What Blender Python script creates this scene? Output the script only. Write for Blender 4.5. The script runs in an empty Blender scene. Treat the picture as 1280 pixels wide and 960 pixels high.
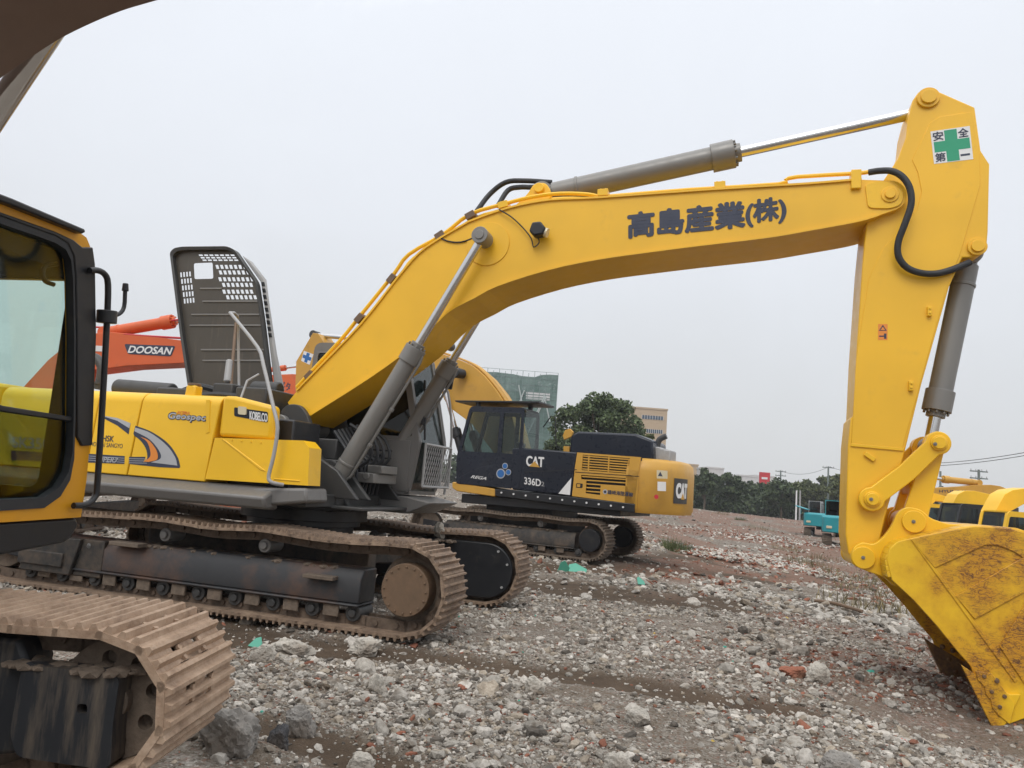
import bpy, bmesh, math, random
import numpy as np
from math import sin, cos, radians as rad, pi, sqrt, atan2
from mathutils import Vector, Matrix
random.seed(7); rng = np.random.default_rng(11)
SC = bpy.context.scene
COL = SC.collection

# ------------------------------------------------------------------ camera model (metres, X right, Y away, Z up)
FPX, CAMH, PITCH, ROLL = 960.0, 1.6, rad(7.5), rad(4.3)
def ray(x, y):
    dx, dy = x-640, y-480
    u = dx*cos(ROLL)+dy*sin(ROLL); v = -dx*sin(ROLL)+dy*cos(ROLL)
    return Vector((u, FPX*cos(PITCH)+v*sin(PITCH), FPX*sin(PITCH)-v*cos(PITCH)))
def hit(x, y, P, n):
    r = ray(x, y); o = Vector((0, 0, CAMH)); P = Vector(P); n = Vector(n)
    return o + r*((P-o).dot(n)/r.dot(n))
def sm(t): t = min(1, max(0, t)); return t*t*(3-2*t)
def base_h(x, y): return -0.72*sm((x-2.5)/13.0)
def gp(x, y, lift=0):
    z = 0
    for _ in range(8):
        p = hit(x, y, (0, 0, z+lift), (0, 0, 1)); z = base_h(p.x, p.y)
    return Vector((p.x, p.y, z))
class Frame:                       # local axes: +x heading, +y left, +z up
    def __init__(s, ox, oy, deg, oz=0):
        t = rad(deg); s.O = Vector((ox, oy, oz)); s.t = t
        s.d = Vector((cos(t), -sin(t), 0)); s.n = Vector((sin(t), cos(t), 0))
    def loc(s, p): q = p-s.O; return Vector((q.dot(s.d), q.dot(s.n), q.z))
    def uv(s, x, y, lat): q = s.loc(hit(x, y, s.O+s.n*lat, s.n)); return (q.x, q.z)
    def at_x(s, x, y, xc): q = s.loc(hit(x, y, s.O+s.d*xc, s.d)); return (q.y, q.z)
    def pf(s, pts, lat): return [s.uv(a, b, lat) for a, b in pts]
    def world(s, x, y, z): return s.O+s.d*x+s.n*y+Vector((0, 0, z))

cam = bpy.data.objects.new('camera', bpy.data.cameras.new('camera')); COL.objects.link(cam); SC.camera = cam
fw = Vector((0, cos(PITCH), sin(PITCH))); up0 = Vector((0, -sin(PITCH), cos(PITCH))); rt0 = Vector((1, 0, 0))
rt = rt0*cos(ROLL)+up0*sin(ROLL); up = up0*cos(ROLL)-rt0*sin(ROLL)
M = Matrix((rt, up, -fw)).transposed().to_4x4(); M.translation = (0, 0, CAMH)
cam.matrix_world = M
cam.data.sensor_width = 36; cam.data.lens = 36*FPX/1280; cam.data.clip_end = 6000; cam.data.clip_start = .05

# ------------------------------------------------------------------ materials
MATS = {}
def nodes_of(name):
    m = bpy.data.materials.new(name); m.use_nodes = True; nt = m.node_tree
    return m, nt, nt.nodes['Principled BSDF'], nt.nodes['Material Output']
def ramp(nt, fac, stops):
    r = nt.nodes.new('ShaderNodeValToRGB'); nt.links.new(fac, r.inputs[0])
    e = r.color_ramp.elements
    while len(e) < len(stops): e.new(.5)
    for k, (p, c) in zip(e, stops): k.position = p; k.color = (*c, 1) if len(c) == 3 else c
    return r.outputs[0]
def noise(nt, scale, detail=4, rough=.55, vec=None, w=None, dist=0):
    n = nt.nodes.new('ShaderNodeTexNoise'); n.inputs['Scale'].default_value = scale
    n.inputs['Detail'].default_value = detail; n.inputs['Roughness'].default_value = rough; n.inputs['Distortion'].default_value = dist
    if vec is not None: nt.links.new(vec, n.inputs['Vector'])
    return n.outputs[0]
def objvec(nt, sc=(1, 1, 1)):
    t = nt.nodes.new('ShaderNodeTexCoord'); mp = nt.nodes.new('ShaderNodeMapping'); mp.inputs['Scale'].default_value = sc
    nt.links.new(t.outputs['Object'], mp.inputs[0]); return mp.outputs[0]
def mix(nt, fac, a, b, mode='MIX'):
    m = nt.nodes.new('ShaderNodeMix'); m.data_type = 'RGBA'; m.blend_type = mode
    for s, v in ((0, fac), (6, a), (7, b)):
        if isinstance(v, (int, float)): m.inputs[s].default_value = v
        elif isinstance(v, tuple): m.inputs[s].default_value = (*v, 1)
        else: nt.links.new(v, m.inputs[s])
    return m.outputs[2]
def bump(nt, b, h, strength=.2, dist=.01):
    n = nt.nodes.new('ShaderNodeBump'); n.inputs['Strength'].default_value = strength; n.inputs['Distance'].default_value = dist
    nt.links.new(h, n.inputs['Height']); nt.links.new(n.outputs[0], b.inputs['Normal'])
def paint(name, c, rough=.42, dirt=(.16, .12, .08), amount=.25, metal=0, scale=3, coat=0., streak=False, thresh=.55, spec=.5):
    if name in MATS: return MATS[name]
    m, nt, b, out = nodes_of(name)
    v = objvec(nt); n1 = noise(nt, 1.1, 3, .5, v)
    col = mix(nt, ramp(nt, n1, [(.3, tuple(x*.88 for x in c)), (.7, tuple(min(1, x*1.08) for x in c))]), (1, 1, 1), (1, 1, 1))
    nt.nodes.remove(nt.nodes[-1]) if False else None
    base = ramp(nt, n1, [(.3, tuple(x*.9 for x in c)), (.7, tuple(min(1, x*1.06) for x in c))])
    sv = objvec(nt, (6, 6, .7) if streak else (1, 1, 1))
    n2 = noise(nt, scale, 8, .68, sv)
    mask = ramp(nt, n2, [(thresh, (0, 0, 0)), (min(.99, thresh+.22), (amount,)*3)])
    colr = mix(nt, mask, base, dirt)
    nt.links.new(colr, b.inputs['Base Color'])
    n3 = noise(nt, 9, 6, .6, v)
    rr = ramp(nt, n3, [(.3, (max(.05, rough-.08),)*3), (.75, (min(1, rough+.12),)*3)])
    nt.links.new(rr, b.inputs['Roughness'])
    b.inputs['Metallic'].default_value = metal; b.inputs['Coat Weight'].default_value = coat; b.inputs['Coat Roughness'].default_value = .2
    b.inputs['Specular IOR Level'].default_value = spec
    bump(nt, b, mix(nt, .5, n3, noise(nt, 2.3, 2, .5, v)), .10, .012)
    MATS[name] = m; return m
def rusty(name, c1, c2, c3, rough=.8, scale=5, bstr=.5):
    m, nt, b, out = nodes_of(name)
    v = objvec(nt); n1 = noise(nt, scale, 10, .7, v); n2 = noise(nt, scale*5, 6, .7, v)
    a = ramp(nt, n1, [(.3, c1), (.5, c2), (.72, c3)])
    col = mix(nt, ramp(nt, n2, [(.4, (0, 0, 0)), (.75, (.6, .6, .6))]), a, c3)
    nt.links.new(col, b.inputs['Base Color']); b.inputs['Roughness'].default_value = rough
    bump(nt, b, n2, bstr, .012); MATS[name] = m; return m
YEL = paint('yellow_paint', (.84, .49, .012), .38, (.30, .17, .05), .35, scale=2.2, coat=.15, thresh=.6)
BYEL = paint('boom_yellow_paint', (.84, .475, .020), .42, (.30, .17, .05), .3, scale=2.2, coat=.1, thresh=.6)
BOOMN = paint('weathered_brown_paint', (.20, .14, .11), .6, (.12, .09, .07), .4)  # one dull brown over the whole boom, darker than the cab colour
CYEL = paint('amber_yellow_paint', (.55, .30, .045), .45, (.2, .13, .07), .4, scale=2.5)
CABO = paint('orange_yellow_paint', (.72, .33, .012), .42, (.25, .15, .06), .3)
ORG = paint('orange_paint', (.62, .115, .03), .45, (.2, .1, .06), .45, scale=2)
TEAL = paint('teal_paint', (.012, .25, .29), .42, (.1, .1, .1), .4)
BLK = paint('black_paint', (.011, .012, .015), .42, (.10, .085, .065), .35, scale=2.5)
NAVY = paint('dark_navy_paint', (.012, .016, .027), .3, (.05, .045, .04), .3, scale=1.2, coat=.1, spec=.3)
DRK = paint('charcoal_metal', (.045, .045, .045), .5, (.11, .09, .07), .5, scale=4)
GRY = paint('grey_frame_paint', (.155, .15, .145), .45, (.09, .075, .06), .4, scale=3, streak=True)
GRYL = paint('light_grey_paint', (.34, .34, .34), .45, (.16, .14, .12), .4)
CYLM = paint('grey_cylinder_paint', (.205, .20, .19), .38, (.2, .15, .11), .35, scale=3, metal=.2)
HOODM = paint('hood_inside_metal', (.085, .075, .062), .42, (.16, .13, .10), .6, scale=2.5, streak=True, metal=.3)
CHR = paint('chrome_rod', (.62, .62, .62), .16, (.3, .3, .3), .3, metal=1)
RUB = paint('black_rubber', (.022, .024, .028), .6, (.12, .1, .08), .3)
BEAM = rusty('dusty_black_steel', (.010, .011, .012), (.022, .021, .02), (.12, .085, .058), .62, 1.6, .25)
BEAMR = paint('rust_tinted_frame', (.024, .025, .028), .5, (.125, .062, .035), .85, scale=1.3, thresh=.44)
SHOE = rusty('rusty_track_steel', (.20, .125, .08), (.36, .245, .165), (.50, .37, .27), .65, 5, .6)
SHOEM = rusty('dark_rusty_track_steel', (.09, .062, .045), (.19, .13, .09), (.36, .26, .18), .68, 6, .6)
GUARD = paint('dusty_black_guard', (.018, .02, .024), .55, (.15, .12, .09), .85, scale=2.2, streak=True, thresh=.48)
SHOED = rusty('dark_track_steel', (.05, .038, .03), (.10, .07, .05), (.17, .125, .09), .75, 6, .6)
MUDST = rusty('muddy_steel', (.07, .055, .042), (.13, .10, .075), (.21, .16, .12), .85, 5, .8)
DISK = rusty('brown_cover_steel', (.12, .075, .045), (.17, .105, .062), (.10, .07, .045), .6, 2.5, .15)
WHT = paint('white_decal', (.72, .72, .72), .5, (.4, .4, .4), .2)
REDM = paint('red_decal', (.5, .03, .04), .5, amount=.1)
GRN = paint('green_decal', (.02, .30, .16), .5, amount=.05)
BLUE = paint('blue_decal', (.02, .13, .38), .5, amount=.05)
INK = paint('navy_lettering', (.035, .043, .075), .55, amount=.1)
SIL = paint('silver_decal', (.45, .46, .48), .35, amount=.1, metal=.3)
ORD = paint('orange_decal', (.75, .25, .04), .5, amount=.05)
LAMPY = paint('lamp_lens', (.62, .55, .38), .12, amount=.1)
SEAT = paint('dark_cloth', (.02, .022, .027), .9, amount=.1)
def glass(name, tint, refl=.12):
    m = bpy.data.materials.new(name); m.use_nodes = True; nt = m.node_tree; nt.nodes.clear()
    o = nt.nodes.new('ShaderNodeOutputMaterial'); t = nt.nodes.new('ShaderNodeBsdfTransparent'); g = nt.nodes.new('ShaderNodeBsdfGlossy')
    t.inputs[0].default_value = (*tint, 1); g.inputs['Roughness'].default_value = .03
    fr = nt.nodes.new('ShaderNodeLayerWeight'); fr.inputs[0].default_value = .5
    pw = nt.nodes.new('ShaderNodeMath'); pw.operation = 'POWER'; pw.inputs[1].default_value = 4; nt.links.new(fr.outputs['Facing'], pw.inputs[0])
    mx = nt.nodes.new('ShaderNodeMixShader'); ad = nt.nodes.new('ShaderNodeMath'); ad.operation = 'MULTIPLY_ADD'; ad.inputs[1].default_value = .5; ad.inputs[2].default_value = refl
    nt.links.new(pw.outputs[0], ad.inputs[0]); nt.links.new(ad.outputs[0], mx.inputs[0]); nt.links.new(t.outputs[0], mx.inputs[1]); nt.links.new(g.outputs[0], mx.inputs[2])
    nt.links.new(mx.outputs[0], o.inputs[0]); MATS[name] = m; return m
GLS = glass('green_tinted_glass', (.88, .945, .925), .035)
GLD = glass('dusty_dark_glass', (.70, .76, .75), .035)
GLK = glass('dark_interior_glass', (.16, .17, .17), .035)  # dark of the cab interior put into the pane's tint
GLB = glass('dark_tint_glass', (.42, .48, .48), .04)
# scratched, rust-stained bucket paint
def bucket_mat(name, lo, hi):
    m, nt, b, out = nodes_of(name); v = objvec(nt)
    base = ramp(nt, noise(nt, 1.1, 3, .5, v), [(.3, (.74, .44, .012)), (.7, (.84, .52, .016))])
    n = noise(nt, 1.7, 6, .6, v); patch = ramp(nt, n, [(lo, (0, 0, 0)), (hi, (1, 1, 1))])
    def scr(ax, s):
        mp = objvec(nt, s); mp.node.inputs['Rotation'].default_value = (0, ax, .3)
        q = noise(nt, 2.6, 5, .62, mp, dist=2.2); return ramp(nt, q, [(.475, (0, 0, 0)), (.495, (1, 1, 1)), (.505, (1, 1, 1)), (.525, (0, 0, 0))])
    s = mix(nt, 1.0, scr(.7, (1.6, 1.6, 4)), scr(-.9, (1.4, 1, 6)), 'ADD')
    s2 = mix(nt, 1.0, s, patch, 'MULTIPLY')
    wide = ramp(nt, n, [(lo-.08, (0, 0, 0)), (hi-.02, (.85, .85, .85))])
    c = mix(nt, wide, base, (.50, .215, .010))
    c = mix(nt, s2, c, (.14, .05, .018))
    sp = ramp(nt, noise(nt, 16, 8, .8, v), [(.56, (0, 0, 0)), (.60, (.9, .9, .9))]); c = mix(nt, mix(nt, 1.0, sp, patch, 'MULTIPLY'), c, (.10, .04, .016))
    nt.links.new(c, b.inputs['Base Color']); b.inputs['Roughness'].default_value = .45; b.inputs['Coat Weight'].default_value = .1
    bump(nt, b, s2, .2, .004); MATS[name] = m; return m
BKT = bucket_mat('scratched_yellow_paint', .50, .62)
BKTH = bucket_mat('heavily_scratched_paint', .45, .60)
BKIN = rusty('worn_bucket_steel', (.05, .03, .02), (.12, .07, .04), (.3, .17, .05), .6, 4, .3)

# ------------------------------------------------------------------ mesh helpers
class G:
    def __init__(s): s.v = []; s.f = []; s.mi = []
    def add(s, vs, fs, mi=0):
        o = len(s.v); s.v += [tuple(v) for v in vs]; s.f += [tuple(i+o for i in f) for f in fs]; s.mi += [mi]*len(fs); return s
    def prism(s, poly, y0, y1, mi=0, mat=None):        # poly in (x,z) extruded along y
        n = len(poly); vs = [(a, y0, b) for a, b in poly]+[(a, y1, b) for a, b in poly]
        ar = sum(poly[i][0]*poly[(i+1) % n][1]-poly[(i+1) % n][0]*poly[i][1] for i in range(n))
        fs = [tuple(range(n)), tuple(range(2*n-1, n-1, -1))]+[(i, i+n, (i+1) % n+n, (i+1) % n) for i in range(n)]
        if (ar < 0) != (y1 < y0): fs = [f[::-1] for f in fs]
        if mat: vs = [mat @ Vector(v) for v in vs]
        return s.add(vs, fs, mi)
    def prism_x(s, poly, x0, x1, mi=0):                # poly in (y,z) extruded along x
        g = G().prism(poly, x0, x1); vs = [(v[1], v[0], v[2]) for v in g.v]
        return s.add(vs, [f[::-1] for f in g.f], mi)
    def prism_z(s, poly, z0, z1, mi=0):                # poly in (x,y)
        g = G().prism(poly, z0, z1); vs = [(v[0], v[2], v[1]) for v in g.v]
        return s.add(vs, [f[::-1] for f in g.f], mi)
    def box(s, x0, x1, y0, y1, z0, z1, mi=0, mat=None): return s.prism([(x0, z0), (x1, z0), (x1, z1), (x0, z1)], y0, y1, mi, mat)
    def band(s, pts, t, y0, y1, mi=0):                 # open polyline in (x,z) thickened by t, extruded
        L = off(pts, t/2); R = off(pts, -t/2)
        for i in range(len(pts)-1): s.prism([L[i], L[i+1], R[i+1], R[i]], y0, y1, mi)
        return s
    def cyl(s, p0, p1, r0, r1=None, n=20, mi=0):
        r1 = r0 if r1 is None else r1; p0 = Vector(p0); p1 = Vector(p1); a = (p1-p0).normalized()
        u = a.orthogonal().normalized(); w = a.cross(u); vs = []
        for p, r in ((p0, r0), (p1, r1)):
            vs += [p+(u*cos(2*pi*i/n)+w*sin(2*pi*i/n))*r for i in range(n)]
        fs = [(i, (i+1) % n, (i+1) % n+n, i+n) for i in range(n)]+[tuple(range(n-1, -1, -1)), tuple(range(n, 2*n))]
        return s.add(vs, fs, mi)
    def tube(s, pts, r, n=8, mi=0, smooth=0):
        P = [Vector(p) for p in pts]
        if smooth: P = crom(P, smooth)
        T = [(P[min(i+1, len(P)-1)]-P[max(i-1, 0)]).normalized() for i in range(len(P))]
        u = T[0].orthogonal().normalized(); vs = []
        for p, t in zip(P, T):
            u = (u-t*u.dot(t)).normalized(); w = t.cross(u)
            vs += [p+(u*cos(2*pi*i/n)+w*sin(2*pi*i/n))*r for i in range(n)]
        fs = []
        for k in range(len(P)-1):
            for i in range(n): fs.append((k*n+i, k*n+(i+1) % n, (k+1)*n+(i+1) % n, (k+1)*n+i))
        fs += [tuple(range(n-1, -1, -1)), tuple(range((len(P)-1)*n, len(P)*n))]
        return s.add(vs, fs, mi)
    def merge(s, g, mat, mi=None):
        return s.add([mat @ Vector(v) for v in g.v], g.f, 0) if mi is None else s.add([mat @ Vector(v) for v in g.v], g.f, mi)
    def build(s, name, mats, parent=None, bevel=0, seg=2, angle=40):
        me = bpy.data.meshes.new(name); me.from_pydata([tuple(v) for v in s.v], [], s.f); me.update()
        mats = mats if isinstance(mats, (list, tuple)) else [mats]
        for m in mats: me.materials.append(m)
        if len(mats) > 1: me.polygons.foreach_set('material_index', s.mi)
        me.polygons.foreach_set('use_smooth', [True]*len(me.polygons)); me.set_sharp_from_angle(angle=rad(angle))
        o = bpy.data.objects.new(name, me); COL.objects.link(o)
        if parent: o.parent = parent
        if bevel:
            b = o.modifiers.new('bevel', 'BEVEL'); b.width = bevel; b.segments = seg; b.limit_method = 'ANGLE'; b.angle_limit = rad(50); b.harden_normals = False
        return o
def off(pts, d):
    out = []; n = len(pts)
    for i in range(n):
        a = pts[max(0, i-1)]; b = pts[min(n-1, i+1)]
        tx, tz = b[0]-a[0], b[1]-a[1]; l = math.hypot(tx, tz) or 1
        out.append((pts[i][0]-tz/l*d, pts[i][1]+tx/l*d))
    return out
def crom(P, k):
    P = [P[0]*2-P[1]]+list(P)+[P[-1]*2-P[-2]]; out = []
    for i in range(1, len(P)-2):
        for j in range(k):
            t = j/k; a, b, c, d = P[i-1], P[i], P[i+1], P[i+2]
            out.append(.5*((2*b)+(c-a)*t+(2*a-5*b+4*c-d)*t*t+(3*b-a-3*c+d)*t**3))
    out.append(P[-2]); return out
def smooth2(pts, k=4): return [(v.x, v.y) for v in crom([Vector((a, b)) for a, b in pts], k)]
def arc(c, r, a0, a1, n=8): return [(c[0]+r*cos(rad(a0+(a1-a0)*i/n)), c[1]+r*sin(rad(a0+(a1-a0)*i/n))) for i in range(n+1)]
def rrect(x0, x1, z0, z1, r, n=4):
    return arc((x1-r, z1-r), r, 0, 90, n)+arc((x0+r, z1-r), r, 90, 180, n)+arc((x0+r, z0+r), r, 180, 270, n)+arc((x1-r, z0+r), r, 270, 360, n)
def rpoly(pts, r, n=4):                                # round the corners of any polygon
    out = []; N = len(pts)
    for i in range(N):
        a, b, c = Vector(pts[i-1]), Vector(pts[i]), Vector(pts[(i+1) % N])
        r1 = min(r, (a-b).length*.45, (c-b).length*.45); p = b+(a-b).normalized()*r1; q = b+(c-b).normalized()*r1
        for k in range(n+1):
            t = k/n; v = p*(1-t)**2+b*2*t*(1-t)+q*t*t; out.append((v.x, v.y))
    return out
def mesh_from_curve(c):
    o = bpy.data.objects.new('tmp', c); COL.objects.link(o)
    dg = bpy.context.evaluated_depsgraph_get(); me = bpy.data.meshes.new_from_object(o.evaluated_get(dg))
    COL.objects.unlink(o); bpy.data.objects.remove(o); return me
def holed(outer, holes, t):                            # flat plate with holes: 2D curve -> (x, z) plate, thickness t
    c = bpy.data.curves.new('tmp', 'CURVE'); c.dimensions = '2D'; c.fill_mode = 'BOTH'; c.extrude = t/2
    for loop in [outer]+holes:
        s = c.splines.new('POLY'); s.points.add(len(loop)-1); s.use_cyclic_u = True
        for p, q in zip(s.points, loop): p.co = (q[0], q[1], 0, 1)
    me = mesh_from_curve(c); g = G()
    g.add([(v.co.x, -v.co.z, v.co.y) for v in me.vertices], [tuple(p.vertices) for p in me.polygons]); return g
def shift(g, dx=0, dy=0, dz=0): g.v = [(a+dx, b+dy, c+dz) for a, b, c in g.v]; return g
def text_g(body, bold=0, shear=0, ext=.01, space=1.0):
    c = bpy.data.curves.new('tmp', 'FONT'); c.body = body; c.offset = bold; c.shear = shear; c.extrude = ext; c.space_character = space; c.resolution_u = 6
    me = mesh_from_curve(c); vs = [tuple(v.co) for v in me.vertices]
    xs = [v[0] for v in vs]; ys = [v[1] for v in vs]; x0, x1, y0, y1 = min(xs), max(xs), min(ys), max(ys)
    return [((a-x0)/(x1-x0), (b-y0)/(y1-y0), c2) for a, b, c2 in vs], [tuple(p.vertices) for p in me.polygons]
def lettering(name, body, mat, parent, A, B, C, nrm, bold=0., shear=0, thick=.003, space=1.0):
    # A lower-left, B lower-right, C upper-left, points in local metres; nrm = outward normal
    A, B, C, nrm = map(Vector, (A, B, C, nrm)); vs, fs = text_g(body, 0, shear, .5, space)
    g = G(); W = (B-A).length; H = (C-A).length; k = bold*.8*H
    offs = [(0, 0)]+([(k*cos(a), k*sin(a)) for a in (0, pi/4, pi/2, 3*pi/4, pi, 5*pi/4, 3*pi/2, 7*pi/4)] if bold else [])
    ux, uy = (B-A)/W, (C-A)/H
    for i, (ox, oy) in enumerate(offs):
        g.add([A+(B-A)*a+(C-A)*b+ux*ox+uy*oy+nrm*(.002+i*.00025+thick*(c+.5)) for a, b, c in vs], fs)
    return g.build(name, mat, parent)
def side_text(name, body, mat, parent, L, lat, pa, pb, pc, sgn=-1, **k):   # pixel corners on the plane lat
    P = [(*(lambda q: (q[0], lat, q[1]))(L.uv(*p, lat)),) for p in (pa, pb, pc)]
    return lettering(name, body, mat, parent, *P, (0, sgn, 0), **k)
def decal(name, poly, mat, parent, lat, sgn=-1, t=.003, base=.002, mi=None):
    g = G().prism(poly, lat+sgn*base, lat+sgn*(base+t)); return g.build(name, mat, parent)

def thing(name, L, label, cat, group=None, x=0, y=0, z=0):
    o = bpy.data.objects.new(name, None); COL.objects.link(o); o.empty_display_size = .3
    o.location = L.O if isinstance(L, Frame) else L
    if isinstance(L, Frame): o.rotation_euler = (0, 0, -L.t)
    o['label'] = label; o['category'] = cat
    if group: o['group'] = group
    return o
def tag(o, label, cat, group=None, kind=None):
    if label: o['label'] = label
    if cat: o['category'] = cat
    if group: o['group'] = group
    if kind: o['kind'] = kind
    return o

# ------------------------------------------------------------------ excavator pieces
def track_path(s0, s1, r0, r1, zc0, zc1, sag=.0, carriers=()):
    pts = []
    pts += arc((s1, zc1), r1, -90, 90, 14)
    top = [(s1, zc1+r1)]
    if carriers:
        prev = s1
        for c in sorted(carriers, reverse=True): top.append(((prev+c)/2, zc1+r1-.0-sag)); top.append((c, zc1+r1)); prev = c
        top.append(((prev+s0)/2, zc1+r1-sag))
    top.append((s0, zc0+r0)); pts += smooth2(top, 4)[1:-1]
    pts += arc((s0, zc0), r0, 90, 270, 14)
    return pts
def shoes(path, n, y0, y1, thick=.03, grouser=.035, nbar=3, holes=False, link=.10):
    P = [Vector(p) for p in path]+[Vector(path[0])]; d = [0]
    for a, b in zip(P, P[1:]): d.append(d[-1]+(b-a).length)
    tot = d[-1]; step = tot/n; g = G()
    def at(s):
        s %= tot
        for i in range(len(d)-1):
            if d[i+1] >= s: return P[i].lerp(P[i+1], (s-d[i])/max(1e-6, d[i+1]-d[i]))
        return P[-1]
    for k in range(n):
        a = at(k*step); b = at((k+1)*step); m = (a+b)/2; t = (b-a).normalized(); nn = Vector((t.y, -t.x))     # outward
        jt = random.uniform(-.003, .003)
        def T(u, w): q = m+t*u+nn*(w+jt); return (q.x, q.y)
        h = step*.56
        if holes:
            yc = (y0+y1)/2
            for ya, yb, ua, ub in ((y0, yc-.13, -h, h), (yc+.13, y1, -h, h), (yc-.13, yc+.13, -h, -h*.62), (yc-.13, yc+.13, -h*.36, h*.12), (yc-.13, yc+.13, h*.42, h),
                                   (yc-.05, yc+.05, -h*.7, h*.5)):
                g.prism([T(ua, -thick), T(ub, -thick), T(ub, 0), T(ua, 0)], ya, yb)
            for yy in (yc-.09, yc+.09):
                for uu in (-h*.2, h*.22):
                    q = m+t*uu; g.cyl((q.x+nn.x*0, yy, q.y+nn.y*0), (q.x+nn.x*.012, yy, q.y+nn.y*.012), .014, n=6)
        else: g.prism([T(-h, -thick), T(h, -thick), T(h, 0), T(-h, 0)], y0, y1)
        for j in range(nbar):
            u = -step/2+step*(j+.5)/nbar
            w = .013
            g.prism([T(u-w*1.5, 0), T(u+w*1.5, 0), T(u+w*.6, grouser), T(u-w*.6, grouser)], y0+.004, y1-.004)
        yc = (y0+y1)/2
        for yy in (yc-.11, yc+.07):
            g.prism([T(-h*.95, -thick-link), T(h*.95, -thick-link), T(h*.95, -thick+.002), T(-h*.95, -thick+.002)], yy, yy+.04, 1)
        q = m-nn*(thick+link*.5); g.cyl((q.x, yc-.13, q.y), (q.x, yc+.13, q.y), .028, n=8, mi=1)
    return g
def wheel(root, name, s, z, y0, y1, r, mat, bolts=0, hub=None, side=-1):
    g = G().cyl((s, y0, z), (s, y1, z), r, n=40)
    ye = min(y0, y1) if side < 0 else max(y0, y1)
    if bolts:
        for i in range(bolts):
            a = 2*pi*i/bolts; p = (s+cos(a)*r*.87, ye, z+sin(a)*r*.87); g.cyl(p, (p[0], ye+side*.014, p[2]), .013, n=6)
    if hub: g.cyl((s, ye, z), (s, ye+side*.03, z), hub, hub*.9, n=24)
    return g.build(name, mat, root, bevel=.008)
def make_track(root, yc, w, s0, s1, R, nsh=48, carriers=(), nroll=8, out=-1, shoe=SHOE, link=SHOED, frame=BEAMR, nbar=3, holes=False,
               cover=True, detail=True, sagv=.03, zc=None, grouser=.035, front_cover=False, name='track', flip=False, path=None):
    """out = -1: outer face towards -y. R = outer radius incl. grousers."""
    y0, y1 = yc-w/2, yc+w/2; rp = R-grouser; zc = R if zc is None else zc
    path = path or track_path(s0, s1, rp, rp, zc, zc, sagv, carriers)
    tr = shoes(path, nsh, y0, y1, nbar=nbar, holes=holes, grouser=grouser).build(name, [shoe, link], root)
    yo = yc+out*.19*1.0; yi = yc-out*.16
    a, b = min(yo, yi), max(yo, yi); zt = zc+R*.28; zb = zc-R*.42
    xa, xb = s0+R*.75, s1-R*1.05
    g = G()
    sec = [(a, zb), (b, zb), (b, zt), (a+(.08 if out < 0 else 0), zt), (a, zt-.10)] if out < 0 else [(a, zb), (b, zb), (b, zt-.10), (b-.08, zt), (a, zt)]
    g.prism_x(sec, xa, xb)
    yf = yo+out*.03; g.box(xa, xb, min(yf, yi), max(yf, yi), zb-.03, zb)          # bottom flange
    g.build('track_frame', frame, tr, bevel=.02)
    if flip: s0, s1 = s1, s0
    fx = -1 if flip else 1
    if flip: xa, xb = xb, xa
    wheel(tr, 'idler_wheel', s0, zc, yc-.09, yc+.09, rp-.14, MUDST, hub=.12, side=out)
    G().prism([(s0-.12*fx, zc-.12), (xa+.1*fx, zb+.03), (xa+.1*fx, zt-.08), (s0-.12*fx, zc+.12)], yo-.02, yo+.02).build('idler_yoke', BLK, tr, bevel=.01)
    wheel(tr, 'drive_sprocket', s1, zc, yc-.05, yc+.05, rp-.115, MUDST, side=out)
    wheel(tr, 'final_drive', s1, zc, yc, yc+out*.24, R*.53, DISK if cover else BLK, bolts=16 if detail else 0, hub=None, side=out)
    for c in carriers: wheel(tr, 'carrier_roller', c, zc+R-.22, yc-.13, yc+.13, .075, GRY, hub=.045, side=out)
    if detail:
        for i in range(nroll):
            s = xa+.12+(xb-xa-.2)*i/(nroll-1); wheel(tr, 'bottom_roller', s, zb-.10, yc-.15, yc+.15, .085, DRK, hub=.045, side=out)
        g = G()
        for i in range(nroll-1):
            s = min(xa, xb)+.12+(abs(xb-xa)-.2)*(i+.5)/(nroll-1); g.box(s-.09, s+.09, min(yo, yo-out*.03), max(yo, yo-out*.03), zb-.15, zb-.02)
        if nroll > 5: o_ = g.build('roller_guard', MUDST, tr, bevel=.01); o_['kind'] = 'stuff'
    return tr
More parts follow.
